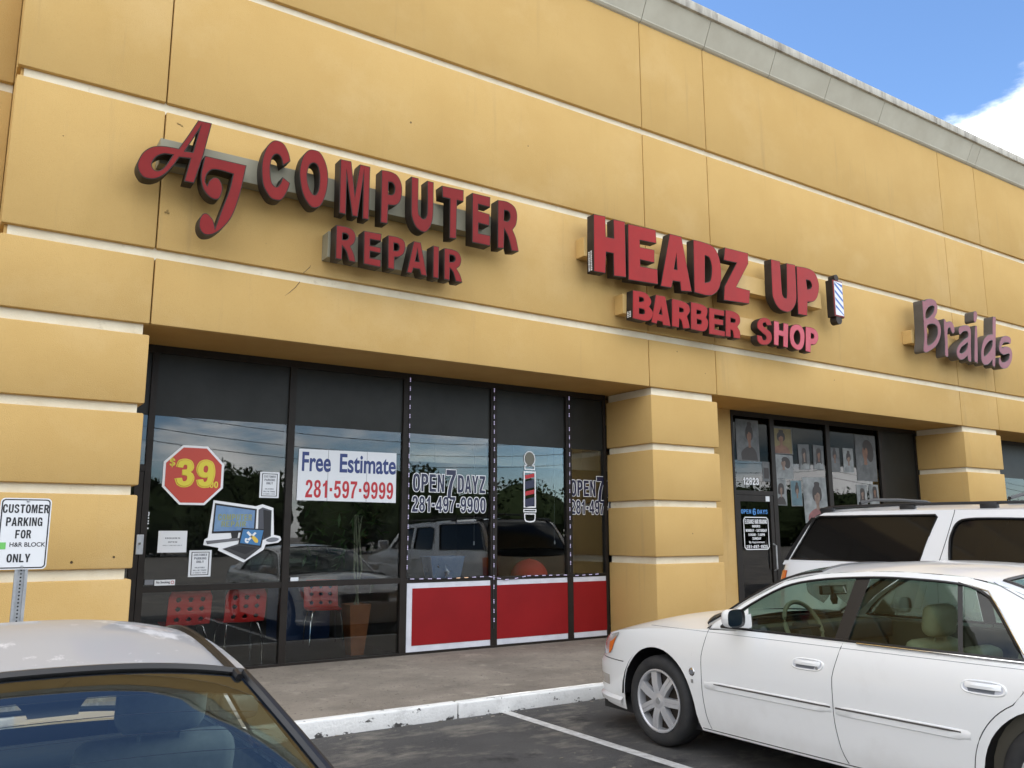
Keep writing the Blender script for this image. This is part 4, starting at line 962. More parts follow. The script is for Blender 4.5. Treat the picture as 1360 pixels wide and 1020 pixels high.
# ================================================================ PARKING SIGN
t = wthing('parking_sign', 'white CUSTOMER PARKING sign on a perforated steel post beside the silver car', 'sign', (.50, -1.33, .14))
def rrect(x0, x1, z0, z1, r, n=5):
    o = []
    for cx, cz, a0 in ((x1-r, z1-r, 0), (x0+r, z1-r, 90), (x0+r, z0+r, 180), (x1-r, z0+r, 270)):
        for i in range(n+1): o.append((cx+r*math.cos(R(a0+90*i/n)), cz+r*math.sin(R(a0+90*i/n))))
    return o
sx0, sx1, sz0, sz1 = .335, .66, 1.375, 1.883
pn = put('sign_panel', curve_mesh([rrect(sx0, sx1, sz0, sz1, .03)], .004), M['white'], t, -1.36)
put('sign_border', curve_mesh([rrect(sx0+.008, sx1-.008, sz0+.008, sz1-.008, .026), rrect(sx0+.016, sx1-.016, sz0+.016, sz1-.016, .02)], .0008), M['ink'], t, -1.3612)
lines(t, [('CUSTOMER', .352, .645, 1.775, 1.838), ('PARKING', .38, .61, 1.682, 1.745), ('FOR', .445, .545, 1.594, 1.655), ('ONLY', .405, .553, 1.425, 1.485)], -1.3612, M['ink'])
put('small_lettering', fit(font_mesh('H&R BLOCK', .05, .02), .415, .642, 1.535, 1.567), M['ink'], t, -1.3612)
put('green_square', curve_mesh([[(.337, 1.518), (.392, 1.518), (.392, 1.567), (.337, 1.567)]], .0008), M['green'], t, -1.3612)
ps = MB()
ps.box(.464, .484, -1.355, -1.318, .10, 1.86); ps.box(.528, .548, -1.355, -1.318, .10, 1.86); ps.box(.4842, .5278, -1.335, -1.328, .10, 1.86)
po = ps.build('post', M['steel'], t)
hl = MB()
for i in range(48): hl.lathe([(0, 0), (.0065, 0)], 8, Matrix.Translation((.506, -1.3355, .2+i*.0254)) @ Matrix.Rotation(R(90), 4, 'X'))
hl.build('post_holes', M['ink'], po)
bl = MB()
for z in (1.395, 1.862): bl.lathe([(.0, .008), (.008, .007), (.010, 0)], 12, Matrix.Translation((.506, -1.3605, z)) @ Matrix.Rotation(R(90), 4, 'X'))
bl.build('bolt', M['steel'], t)

# ================================================================ BEHIND THE CAMERA (seen mirrored in the shop glass)
tr = MB(); rng = random.Random(3)
for k in range(74):
    cx = -75+k*3.4+rng.uniform(-1.5, 1.5); cy_ = -58+rng.uniform(-7, 7); H = rng.uniform(5.6, 8.4); rw = rng.uniform(2.4, 4.2)
    for q in range(1300):
        a = rng.uniform(0, 6.283); u = rng.uniform(-1, 1) if q < 900 else rng.uniform(-1.25, -.6); rr = max(.12, 1-u*u*.6)**.5*rng.uniform(.55, 1.0)*(1+.22*math.sin(a*3+k))
        c = Vector((cx+rw*rr*math.cos(a), cy_+rw*rr*math.sin(a), H*.55+H*.45*u*rng.uniform(.8, 1.05)))
        s_ = rng.uniform(.12, .34); n1 = Vector((rng.gauss(0, 1), rng.gauss(0, 1), rng.gauss(0, 1))).normalized(); n2 = n1.cross(Vector((rng.random(), 1, rng.random()))).normalized()
        tr.face([c-n1*s_, c+n2*s_*.6, c+n1*s_, c-n2*s_*.6])
    tr.tube([(cx, cy_, 0), (cx+.1, cy_, H*.6)], [.25, .12], 6)
    tr.grid([[(cx+rw*.86*math.sin(math.pi*i/9)*(1+.2*math.sin(3*2*math.pi*j_/12+k+i))*math.cos(2*math.pi*j_/12), cy_+rw*.86*math.sin(math.pi*i/9)*math.sin(2*math.pi*j_/12), H*.48-H*.44*math.cos(math.pi*i/9)) for j_ in range(13)] for i in range(10)])
tag(tr.build('far_trees', [M['tree']]), 'far row of trees across the road, mirrored in the shop glass', 'trees', kind='stuff')
t = wthing('utility_pole', 'wooden utility pole with a crossarm across the car park', 'utility pole', (-24, -46, 0))
MB().tube([(-24, -46, 0), (-24, -46, 9.6)], [.17, .12], 10).build('pole', M['bark'], t)
MB().box(-25.2, -22.8, -46.08, -45.92, 9.0, 9.14).build('crossarm', M['bark'], t)
mb = MB()
for yy, zz in ((-46.0, 9.2), (-46.3, 8.3), (-45.7, 7.4)):
    for a in range(-4, 5):
        x0, x1 = -24+a*34, -24+(a+1)*34
        mb.tube([(x0+(x1-x0)*i/10, yy, zz-.9*4*(i/10)*(1-i/10)) for i in range(11)], .022, 4, cap=False)
tag(mb.build('power_lines', M['black']), 'sagging power lines strung past the utility pole', 'cables', kind='stuff')

# ================================================================ VEHICLES
def spline(pts):
    """monotone-ish cubic through (u, value) points"""
    xs = [p[0] for p in pts]; ys = [p[1] for p in pts]; n = len(xs)
    d = [(ys[i+1]-ys[i])/(xs[i+1]-xs[i]) for i in range(n-1)]
    mm = [d[0]]+[0 if d[i-1]*d[i] <= 0 else 2*d[i-1]*d[i]/(d[i-1]+d[i]) for i in range(1, n-1)]+[d[-1]]
    def f(u):
        if u <= xs[0]: return ys[0]
        if u >= xs[-1]: return ys[-1]
        i = max(k for k in range(n-1) if xs[k] <= u)
        h = xs[i+1]-xs[i]; t = (u-xs[i])/h
        return (2*t**3-3*t*t+1)*ys[i]+(t**3-2*t*t+t)*h*mm[i]+(-2*t**3+3*t*t)*ys[i+1]+(t**3-t*t)*h*mm[i+1]
    return f
def clip(poly, a, b):
    """keep the part of a (u, w) polygon left of the line a -> b"""
    out = []; s = lambda p: (b[0]-a[0])*(p[1]-a[1])-(b[1]-a[1])*(p[0]-a[0])
    for i, p in enumerate(poly):
        q = poly[(i+1) % len(poly)]; sp_, sq = s(p), s(q)
        if sp_ >= 0: out.append(p)
        if sp_*sq < 0:
            t = sp_/(sp_-sq); out.append((p[0]+(q[0]-p[0])*t, p[1]+(q[1]-p[1])*t))
    return out
def fill_bm(contours):
    """triangulated flat region from (u, w) contours with holes, cut finely enough to bend"""
    cu = bpy.data.curves.new('c', 'CURVE'); cu.dimensions = '2D'; cu.fill_mode = 'BOTH'
    for c in contours:
        sp_ = cu.splines.new('POLY'); sp_.points.add(len(c)-1)
        for i, p in enumerate(c): sp_.points[i].co = (p[0], p[1], 0, 1)
        sp_.use_cyclic_u = True
    o = bpy.data.objects.new('c', cu); COL.objects.link(o); bpy.context.view_layer.update()
    me = bpy.data.meshes.new_from_object(o.evaluated_get(bpy.context.evaluated_depsgraph_get()))
    bpy.data.objects.remove(o); bpy.data.curves.remove(cu)
    bm = bmesh.new(); bm.from_mesh(me); bpy.data.meshes.remove(me)
    bmesh.ops.remove_doubles(bm, verts=bm.verts, dist=1e-5)
    a = np.array([v.co[:] for v in bm.verts]); lo, hi = a.min(0), a.max(0)
    for ax, st in ((0, .12), (1, .08)):
        x = lo[ax]+st
        while x < hi[ax]-.01:
            co = [0, 0, 0]; no = [0, 0, 0]; co[ax] = x; no[ax] = 1
            bmesh.ops.bisect_plane(bm, geom=bm.verts[:]+bm.edges[:]+bm.faces[:], plane_co=co, plane_no=no)
            x += st
    return bm

def make_vehicle(q):
    """q describes one vehicle; u runs back from its +y end, v across, w up. Local frame: y = -u, x = v."""
    root = thing(q['name'], q['label'], q['cat'], q['loc'])
    Lu = q['length']; top = spline(q['top']); plan = q['plan']; sill = q['sill']
    Ra, wz = q['arch'], q['wheel_z']; axles = q['axles']
    W = spline(q['section'])           # half-width factor by height
    nose = spline(q['nose']); tail = spline(q['tail'])
    dev = spline(q['gapdev'])
    # plan contour, resampled
    pc = smooth_contour([(a, b, False) for a, b in plan], 8)
    pc = [p for p in pc if p[1] >= 0]
    k0 = pc.index(min(pc, key=lambda p: p[0]+p[1]*.001)); 
    us = [p[0] for p in plan]; vs_ = [p[1] for p in plan]
    def plan_pt(s):                      # s in [0, n-1], Catmull through plan points
        i = min(int(s), len(plan)-2); t = s-i
        g = lambda j: plan[max(0, min(len(plan)-1, j))]
        p0, p1, p2, p3 = g(i-1), g(i), g(i+1), g(i+2)
        if i == 0: p0 = (plan[1][0], -plan[1][1])
        if i == len(plan)-2: p3 = (plan[-2][0], -plan[-2][1])
        return tuple(.5*((2*p1[c])+(-p0[c]+p2[c])*t+(2*p0[c]-5*p1[c]+4*p2[c]-p3[c])*t*t+(-p0[c]+3*p1[c]-3*p2[c]+p3[c])*t**3) for c in (0, 1))
    S_ = [i/10 for i in range((len(plan)-1)*10+1)]
    cont = [plan_pt(s) for s in S_]
    # side half width as a function of u between the corners
    side = [p for p in cont]
    def v_of_u(u):
        for a, b in zip(side[:-1], side[1:]):
            if a[0] <= u <= b[0] and b[0] > a[0]: return a[1]+(b[1]-a[1])*(u-a[0])/(b[0]-a[0])
        return side[0][1]
    extra = []
    for c in axles:
        for i in range(0, 25):
            extra.append(c-Ra*math.cos(math.pi*i/24))
    gaps = q.get('doors', [])
    for g in gaps: extra.append(g)
    base = [p for p in cont if not any(abs(p[0]-c) < Ra for c in axles) and not any(abs(p[0]-g) < .03 for g in gaps)]
    cols = [(p[0], p[1], None) for p in base]+[(u, v_of_u(u), 'x') for u in extra]
    order = {id(p): i for i, p in enumerate(cols)}
    # sort: by u, but keep front and tail faces (same u range) by v
    mid = Lu/2
    cols.sort(key=lambda p: (p[0], p[1] if p[0] < mid else -p[1]))
    ncol = []
    for u, v, x in cols:
        hit = [c for c in axles if abs(abs(u-c)-Ra) < 1e-6]
        if hit:
            first = u < hit[0]
            ncol += [(u, v, 0 if first else 1), (u, v, 1 if first else 0)]
        else: ncol.append((u, v, 1 if any(abs(u-c) < Ra for c in axles) else 0))
    NR = 16
    def low(u, inarch):
        if not inarch: return sill(u)
        c = min(axles, key=lambda a: abs(a-u)); return max(sill(u), wz+math.sqrt(max(0, Ra*Ra-(u-c)**2)))
    def pos(u, v, w_, sgn=-1):
        vv = v*W(w_)
        wf = max(0, 1-u/.9)**1.3; wr = max(0, 1-(Lu-u)/.9)**1.3
        uu = u+nose(w_)*wf-tail(w_)*wr
        bump = math.exp(-((u-q.get('gapc', 2.2))/q.get('gapw', .95))**4)
        uu += dev(w_)*bump
        return Vector((sgn*vv, -uu, w_))
    def col_pts(c, sgn):
        u, v, ia = c; a, b = low(u, ia), top(u)
        return [pos(u, v, a+(b-a)*(1-(1-i/NR)**1.25), sgn) for i in range(NR+1)]
    G = {}
    for sgn in (-1, 1):
        P = [col_pts(c, sgn) for c in ncol]
        bm = bmesh.new(); V = [[bm.verts.new(p) for p in r] for r in P]
        tagf = bm.faces.layers.int.new('part')
        for i in range(len(V)-1):
            if ncol[i][0] == ncol[i+1][0] and ncol[i][2] != ncol[i+1][2]: continue
            um = (ncol[i][0]+ncol[i+1][0])/2
            part = 0 if not gaps or um < gaps[0] else len(gaps)
            for d, (a, b) in enumerate(zip(gaps[:-1], gaps[1:])):
                if a < um < b: part = d+1
            for j_ in range(NR):
                ids = [V[i][j_], V[i+1][j_], V[i+1][j_+1], V[i][j_+1]]
                if len({tuple(v.co) for v in ids}) < 3: continue
                f = bm.faces.new(ids if sgn < 0 else ids[::-1]); f[tagf] = part; f.smooth = True
        bmesh.ops.remove_doubles(bm, verts=bm.verts, dist=1e-6)
        bm.normal_update()
        # outward normals
        for part in range(0, len(gaps)+1):
            b2 = bm.copy(); tl = b2.faces.layers.int['part']
            nrm = {}
            for v in b2.verts: nrm[tuple(round(c, 5) for c in v.co)] = v.normal.copy()
            bmesh.ops.delete(b2, geom=[f for f in b2.faces if f[tl] != part], context='FACES')
            if not b2.faces: b2.free(); continue
            me = bpy.data.meshes.new('p'); b2.to_mesh(me); b2.free()
            nm = {0: 'front_wing', len(gaps): 'rear_wing'}.get(part, 'door')
            o = link(nm, me, q['paint'], root)
            me.normals_split_custom_set_from_vertices([nrm[tuple(round(c, 5) for c in v.co)] for v in me.vertices])
            G[(sgn, part)] = o
        bm.free()
    # hood / deck strips between the two sides
    def lid(name, u0, u1, crown, parent=root):
        cs = [c for c in ncol if u0-1e-6 <= c[0] <= u1+1e-6]
        if len(cs) < 2: return
        P = []
        for u, v, ia in cs:
            e = pos(u, v, top(u), 1)
            P.append([Vector((e.x*k/7, e.y, e.z+crown(u)*(1-abs(k/7)**2.2))) for k in range(-7, 8)])
        mb = MB(); mb.grid(P)
        return mb.build(name, q['paint'], parent, smooth=True, ang=50, weld=True)
    hood = lid('hood', 0, q['cowl'], spline(q['hoodcrown'])) if q['cowl'] > .3 else None
    deck = lid('boot_lid', q['deck'], Lu, spline(q['deckcrown'])) if q['deck'] < Lu else None
    # greenhouse
    ed = q['edge']; ef = spline_path(ed); vb, tum, wb0 = q['gh']
    def V(u, w_): return (vb-tum*max(0, w_-wb0)-.05*max(0, w_-wb0)**2)*(1-.03*((u-q['ghc'])/1.4)**2)
    outer = ed+[(ed[-1][0], wb0-.03), (ed[0][0], wb0-.03)]
    holes = q['dlo']
    frames = {}
    for sgn in (-1, 1):
        def place(bm, off, name, m, parent=root, smooth=True):
            for v in bm.verts: v.co = Vector((sgn*(V(v.co.x, v.co.y)+off), -v.co.x, v.co.y))
            bmesh.ops.recalc_face_normals(bm, faces=bm.faces)
            if bm.faces:
                s = sum(f.normal.x*sgn*f.calc_area() for f in bm.faces)
                if s < 0: bmesh.ops.reverse_faces(bm, faces=bm.faces)
            me = bpy.data.meshes.new(name); bm.to_mesh(me); bm.free()
            return link(name, me, m, parent, smooth)
        fr = place(fill_bm([outer]+holes), 0, 'cabin_frame', q['paint'])
        frames[sgn] = fr
        for h in holes:                                   # window surround, a little inside
            mb = MB(); k = len(h)
            P = [[Vector((sgn*(V(*h[i % k])+o), -h[i % k][0], h[i % k][1])) for i in range(k+1)] for o in (.003, -.03)]
            mb.grid(P); mb.build('window_reveal', M['trim'], fr)
            MB().tube([(sgn*(V(*p)+.001), -p[0], p[1]) for p in h], q.get('trimr', .009), 6, closed=True).build('window_trim', M['trim'], fr, smooth=True)
        for p in q['panes']: place(fill_bm([p]), -.018, 'side_window', q['sideglass'])
        for p in q['pillars']: place(fill_bm([p]), -.006, 'door_pillar', M['trim'])
        for p in q.get('sails', []): place(fill_bm([p]), -.003, 'mirror_sail', q['paint'])
    # top skin: windscreen, roof, rear window as rows across
    NE = 64
    es = ef(NE)
    rc = spline(q['roofcrown']); bow = spline(q['bow'])
    rows = []
    for u, w_ in es:
        v = V(u, w_); r = []
        for k in range(-16, 17):
            t = k/16; t = math.copysign(abs(t)**.85, t)
            r.append(Vector((v*t, -(u+bow(u)*(1-abs(t)**2.3)), w_+rc(u)*(1-abs(t)**2.4))))
        rows.append((u, r))
    def band(name, a, b, m, parent=root, qlim=1.0, inset=0.0):
        P = [r for u, r in rows if a-1e-6 <= u <= b+1e-6]
        if qlim < 1: 
            n = len(P[0]); lo = int((1-qlim)*16); P = [r[lo:n-lo] for r in P]
        mb = MB()
        if inset: P = [[p+Vector((0, 0, -inset)) for p in r] for r in P]
        mb.grid(P); return mb.build(name, m, parent, smooth=True)
    wsa, wsb, rwa, rwb = q['screens']
    us_ = [u for u, _ in rows]; snap = lambda x: min(us_, key=lambda t: abs(t-x))
    wsb, rwa = snap(wsb), snap(rwa)
    roof = band('roof', wsb, rwa, q['paint'])
    # screens with a body-coloured or black border strip at each side
    def screen(name, a, b, m, lim, frit):
        P = [r for u, r in rows if a-1e-6 <= u <= b+1e-6]; n = len(P[0]); lo = lim
        mb = MB(); mb.grid([r[lo:n-lo] for r in P]); g = mb.build(name, m, root, smooth=True)
        for s0, s1 in ((0, lo+1), (n-lo-1, n)):
            mb = MB(); mb.grid([r[s0:s1] for r in P]); mb.build('screen_pillar', q['paint'] if lim > 1 else M['trim'], root, smooth=True)
        e = [P[0][i]+Vector((0, 0, .002)) for i in range(lo, n-lo)]; f = [P[-1][i]+Vector((0, 0, .002)) for i in range(lo, n-lo)]
        L_ = [r[lo]+Vector((0, 0, .002)) for r in P]; R_ = [r[n-lo-1]+Vector((0, 0, .002)) for r in P]
        MB().tube(L_+f[1:]+R_[::-1][1:]+e[::-1][1:-1], q.get('sealr', .012), 6, closed=True).build('screen_seal', M['trim'], g, smooth=True)
        if frit:
            mb = MB(); nn = n-lo
            tv = P[0] if name == 'rear_window' else P[-1]; tv2 = P[frit] if name == 'rear_window' else P[-1-frit]
            mb.grid([[p+Vector((0, 0, -.004)) for p in r[lo:nn]] for r in (P[:frit+1] if name == 'rear_window' else P[-1-frit:])])
            mb.grid([[p+Vector((0, 0, -.004)) for p in r[lo:lo+2]] for r in P]); mb.grid([[p+Vector((0, 0, -.004)) for p in r[nn-2:nn]] for r in P])
            mb.build('glass_border', M['frit'], g)
        return g, P
    if wsb > wsa: screen('windscreen', wsa, wsb, q.get('frontglass', M['carglass']), 2, 0)
    if rwb > rwa: screen('rear_window', rwa, rwb, q.get('rearglass', M['carglass']), q.get('rlim', 2), q.get('frit', 0))
    # underside, wheel wells
    hw = max(p[1] for p in plan)
    mb = MB(); mb.box(-hw*.86, hw*.86, -Lu+.35, -.30, .17, .30)
    for c in axles:
        for s in (-1, 1):
            n = 14; A = [[(s*x, -(c+(Ra+.012)*math.cos(math.pi*i/n)), wz+(Ra+.012)*math.sin(math.pi*i/n)) for i in range(n+1)] for x in (hw*.975, hw*.62)]
            mb.grid(A)
            mb.face([(s*hw*.62, -(c+(Ra+.012)*math.cos(math.pi*i/n)), wz+(Ra+.012)*math.sin(math.pi*i/n)) for i in range(n+1)])
    mb.build('underbody', M['black'], root)
    # wheels
    wr, ww = q['wheel_r'], q.get('wheel_w', .21)
    proto = []
    for c in axles:
        for s in (-1, 1):
            xo = s*(hw*.975-.01); X4 = Matrix.Translation((xo, -c, wr)) @ Matrix.Rotation(R(-90*s if s > 0 else 90), 4, 'Y')
            if s > 0: X4 = Matrix.Translation((xo, -c, wr)) @ Matrix.Rotation(R(90), 4, 'Y')
            else: X4 = Matrix.Translation((xo, -c, wr)) @ Matrix.Rotation(R(-90), 4, 'Y')
            k = wr/.345; rr = q['rim_r']
            ty = MB().lathe([(rr, -.015), (rr+.012, .0), (rr+.04*k, .008), (wr-.045*k, .010), (wr-.018*k, -.002), (wr-.004, -.025), (wr, -.05), (wr, -ww+.05), (wr-.012, -ww+.015), (rr+.03, -ww), (rr, -ww+.01)], 56, X4)
            for z in (-.07, -.11, -.15): ty.lathe([(wr+.0005, z-.004), (wr-.006, z-.002), (wr-.006, z+.002), (wr+.0005, z+.004)], 56, X4)
            tyre = ty.build('wheel', M['rubber'], root, smooth=True)
            rm = MB().lathe([(rr+.004, -.010), (rr+.004, .002), (rr-.006, .004), (rr-.016, -.004), (rr-.022, -.03), (rr-.03, -.12), (rr-.03, -.15)], 56, X4)
            ns = q['spokes']
            for i in range(ns):
                a = 2*math.pi*(i+.25)/ns
                for d in ((-1, 1) if q.get('split', True) else (0,)):
                    r0, r1 = .045, rr-.012; w0, w1 = .030, .030
                    if not q.get('split', True): w0, w1 = .04, .05
                    ca, sa = math.cos(a), math.sin(a)
                    def at2(r, t, z): return X4 @ Vector((r*ca-t*sa, r*sa+t*ca, z))
                    o0, o1 = d*.0155, d*.0165
                    A = [at2(r0, o0-w0/2, -.002), at2(r0, o0+w0/2, -.002), at2(r0, o0+w0/2, -.05), at2(r0, o0-w0/2, -.05)]
                    Bm = [at2((r0+r1)/2, (o0+o1)/2-.5*(w0+w1)/2, .006), at2((r0+r1)/2, (o0+o1)/2+.5*(w0+w1)/2, .006), at2((r0+r1)/2, (o0+o1)/2+.5*(w0+w1)/2, -.04), at2((r0+r1)/2, (o0+o1)/2-.5*(w0+w1)/2, -.04)]
                    B = [at2(r1, o1-w1/2, -.006), at2(r1, o1+w1/2, -.006), at2(r1, o1+w1/2, -.05), at2(r1, o1-w1/2, -.05)]
                    rm.grid([A+[A[0]], Bm+[Bm[0]], B+[B[0]]])
            rm.lathe([(0, .004), (.05, .002), (.066, -.004), (.072, -.012), (.072, -.05)], 32, X4)
            rim = rm.build('rim', M['alloy'], tyre, smooth=True, ang=28)
            MB().lathe([(0, -.055), (rr-.028, -.055)], 40, X4).build('brake_disc', M['return'], tyre)
            MB().lathe([(.0, .0065), (.024, .006), (.026, .003)], 20, X4).build('hub_cap', M['steel'], tyre, smooth=True)
    # seams and door furniture follow the body surface
    def on(u, w_, sgn, off=0.0):
        p = pos(u, v_of_u(u), w_, sgn); p.x += sgn*off; return p
    return dict(root=root, on=on, pos=pos, V=V, top=top, doors=G, v_of_u=v_of_u, hood=hood, deck=deck, roof=roof, rows=rows, hw=hw, low=low, frames=frames, dev=dev)

def spline_path(pts):
    """resample a smooth open path evenly in its own length"""
    def f(n):
        dense = []
        for i in range(len(pts)-1):
            g = lambda j: pts[max(0, min(len(pts)-1, j))]
            p0, p1, p2, p3 = g(i-1), g(i), g(i+1), g(i+2)
            for t in [k/12 for k in range(12)]:
                dense.append(tuple(.5*((2*p1[c])+(-p0[c]+p2[c])*t+(2*p0[c]-5*p1[c]+4*p2[c]-p3[c])*t*t+(-p0[c]+3*p1[c]-3*p2[c]+p3[c])*t**3) for c in (0, 1)))
        dense.append(pts[-1])
        dist = [0]
        for a, b in zip(dense[:-1], dense[1:]): dist.append(dist[-1]+math.hypot(a[0]-b[0], a[1]-b[1]))
        out = []
        for i in range(n+1):
            d = dist[-1]*i/n; k = max(j for j in range(len(dist)) if dist[j] <= d+1e-9); k = min(k, len(dense)-2)
            t = (d-dist[k])/max(1e-9, dist[k+1]-dist[k]); out.append((dense[k][0]+(dense[k+1][0]-dense[k][0])*t, dense[k][1]+(dense[k+1][1]-dense[k][1])*t))
        return out
    return f
def seam(c, path, name='panel_gap', r=.0028, sgns=(-1, 1), parent=None, m=None, off=-.0005):
    for s in sgns: MB().tube([c['on'](u, w_, s, off) for u, w_ in path], r, 5, cap=False).build(name, m or M['trim'], parent or c['root'])
def lathe_oval(M4, prof, n=24):
    return MB().lathe(prof, n, M4)
def seat(root, x, u, m, headrest=True, z=.30, wd=.50, back=.58):
    s = MB().box(x-wd/2, x+wd/2, -u-.02, -u+.50, z, z+.20, .05, 3)
    sm = s.build('seat', m, root, smooth=True)
    M4 = Matrix.Translation((x, -u-.06, z+.14+back/2)) @ Matrix.Rotation(R(14), 4, 'X')
    MB().obox(M4, wd*.96, .14, back, .05, 3).build('seat_back', m, sm, smooth=True)
    if headrest:
        mb = MB()
        n = 12; prof = [(.0, .0)]
        M5 = Matrix.Translation((x, -u-.155, z+.14+back+.11)) @ Matrix.Rotation(R(10), 4, 'X')
        mb.obox(M5, .27, .12, .20, .055, 4)
        mb.tube([(x-.06, -u-.14, z+.14+back-.05), (x-.06, -u-.15, z+.14+back+.05)], .006, 6); mb.tube([(x+.06, -u-.14, z+.14+back-.05), (x+.06, -u-.15, z+.14+back+.05)], .006, 6)
        mb.build('headrest', m, sm, smooth=True)
    return sm

# ---- white saloon at the right
sed = dict(name='parked_saloon', label='white saloon with beige seats parked nose in at the right, seven-spoke wheels', cat='car', loc=(5.70, -2.28, 0), length=5.27,
  paint=M['white_paint'], sideglass=M['carglass'], rearglass=M['carglass'],
  top=[(0, .66), (.12, .74), (.3, .79), (.7, .845), (1.2, .895), (1.65, .925), (2.4, .948), (3.4, .955), (4.2, .965), (4.7, .985), (5.15, 1.0), (5.27, .98)],
  plan=[(0, 0), (.012, .25), (.05, .48), (.13, .68), (.28, .82), (.55, .905), (.95, .938), (1.6, .948), (2.6, .955), (3.5, .953), (4.3, .935), (4.8, .895), (5.1, .80), (5.22, .60), (5.26, .30), (5.27, 0)],
  sill=lambda u: .205+(.03*(u/1.0-1)**2 if u < 1 else 0)+(.08*((u-4.2)/1.0)**2 if u > 4.2 else 0),
  section=[(.15, .955), (.22, .975), (.30, .988), (.45, .995), (.55, 1.0), (.68, 1.0), (.80, .990), (.88, .972), (.93, .952), (.96, .93), (1.0, .90)],
  nose=[(.15, .05), (.25, .02), (.35, 0), (.52, 0), (.56, .02), (.60, .07), (.70, .10), (.80, .20), (1, .3)], tail=[(.15, .06), (.3, 0), (.6, 0), (.7, .03), (1, .1)],
  gapdev=[(.2, .085), (.32, .02), (.5, -.012), (.70, -.012), (.85, .03), (.97, .068)], gapc=2.2, gapw=.95, doors=[1.575, 2.70, 3.66],
  arch=.405, wheel_z=.335, axles=[1.07, 4.006], wheel_r=.338, rim_r=.232, spokes=7,
  cowl=1.64, deck=4.42, hoodcrown=[(0, .03), (.4, .07), (1.0, .10), (1.64, .085)], deckcrown=[(4.4, .03), (5, .05), (5.27, .03)],
  edge=[(1.55, .915), (1.70, 1.0), (1.90, 1.135), (2.19, 1.287), (2.46, 1.347), (2.82, 1.376), (3.10, 1.382), (3.46, 1.366), (3.72, 1.312), (4.05, 1.175), (4.42, .99)],
  gh=(.905, .50, .95), ghc=2.95,
  dlo=[smooth_contour([(1.72, .95, 1), (1.89, 1.085, 0), (2.19, 1.248, 0), (2.47, 1.310, 0), (2.80, 1.338, 0), (3.07, 1.343, 0), (3.42, 1.327, 0), (3.58, 1.28, 0), (3.66, 1.20, 0), (3.84, .957, 1), (2.75, .956, 1)], 4)],
  roofcrown=[(1.5, .05), (2.2, .055), (2.8, .056), (3.5, .052), (4.4, .03)], bow=[(1.55, -.38), (1.9, -.28), (2.3, -.16), (2.46, -.08), (2.8, 0), (3.4, 0), (3.72, .06), (4.1, .12), (4.42, .16)],
  screens=(1.56, 2.46, 3.62, 4.42))
D0 = sed['dlo'][0]
sed['panes'] = [clip(clip(D0, (1.955, .9), (1.955, 1.5)) if False else D0, (2.69, .95), (2.74, 1.34)), clip(clip(D0, (2.842, 1.34), (2.782, .95)), (3.487, .95), (3.41, 1.34)), clip(D0, (3.44, 1.34), (3.514, .95))]
sed['pillars'] = [clip(clip(D0, (2.741, 1.335), (2.687, .95)), (2.782, .95), (2.842, 1.335)), clip(clip(D0, (3.410, 1.335), (3.487, .95)), (3.514, .95), (3.44, 1.335))]
sed['sails'] = [[(1.765, .957), (1.925, 1.09), (1.985, .957)]]
C1 = make_vehicle(sed); rt1 = C1['root']
g = lambda ub, a=.23, b=.955: [(ub, a+(b-a)*i/16) for i in range(17)]
for ub in (1.575, 2.70): seam(C1, g(ub))
ax = 4.006
seam(C1, [(ax-.455*math.cos(R(a)), .335+.455*math.sin(R(a))) for a in range(-14, 62, 5)]+[(3.84, .80), (3.83, .955)])
seam(C1, [(u, .222) for u in np.linspace(1.49, 3.58, 30)], 'sill_gap')
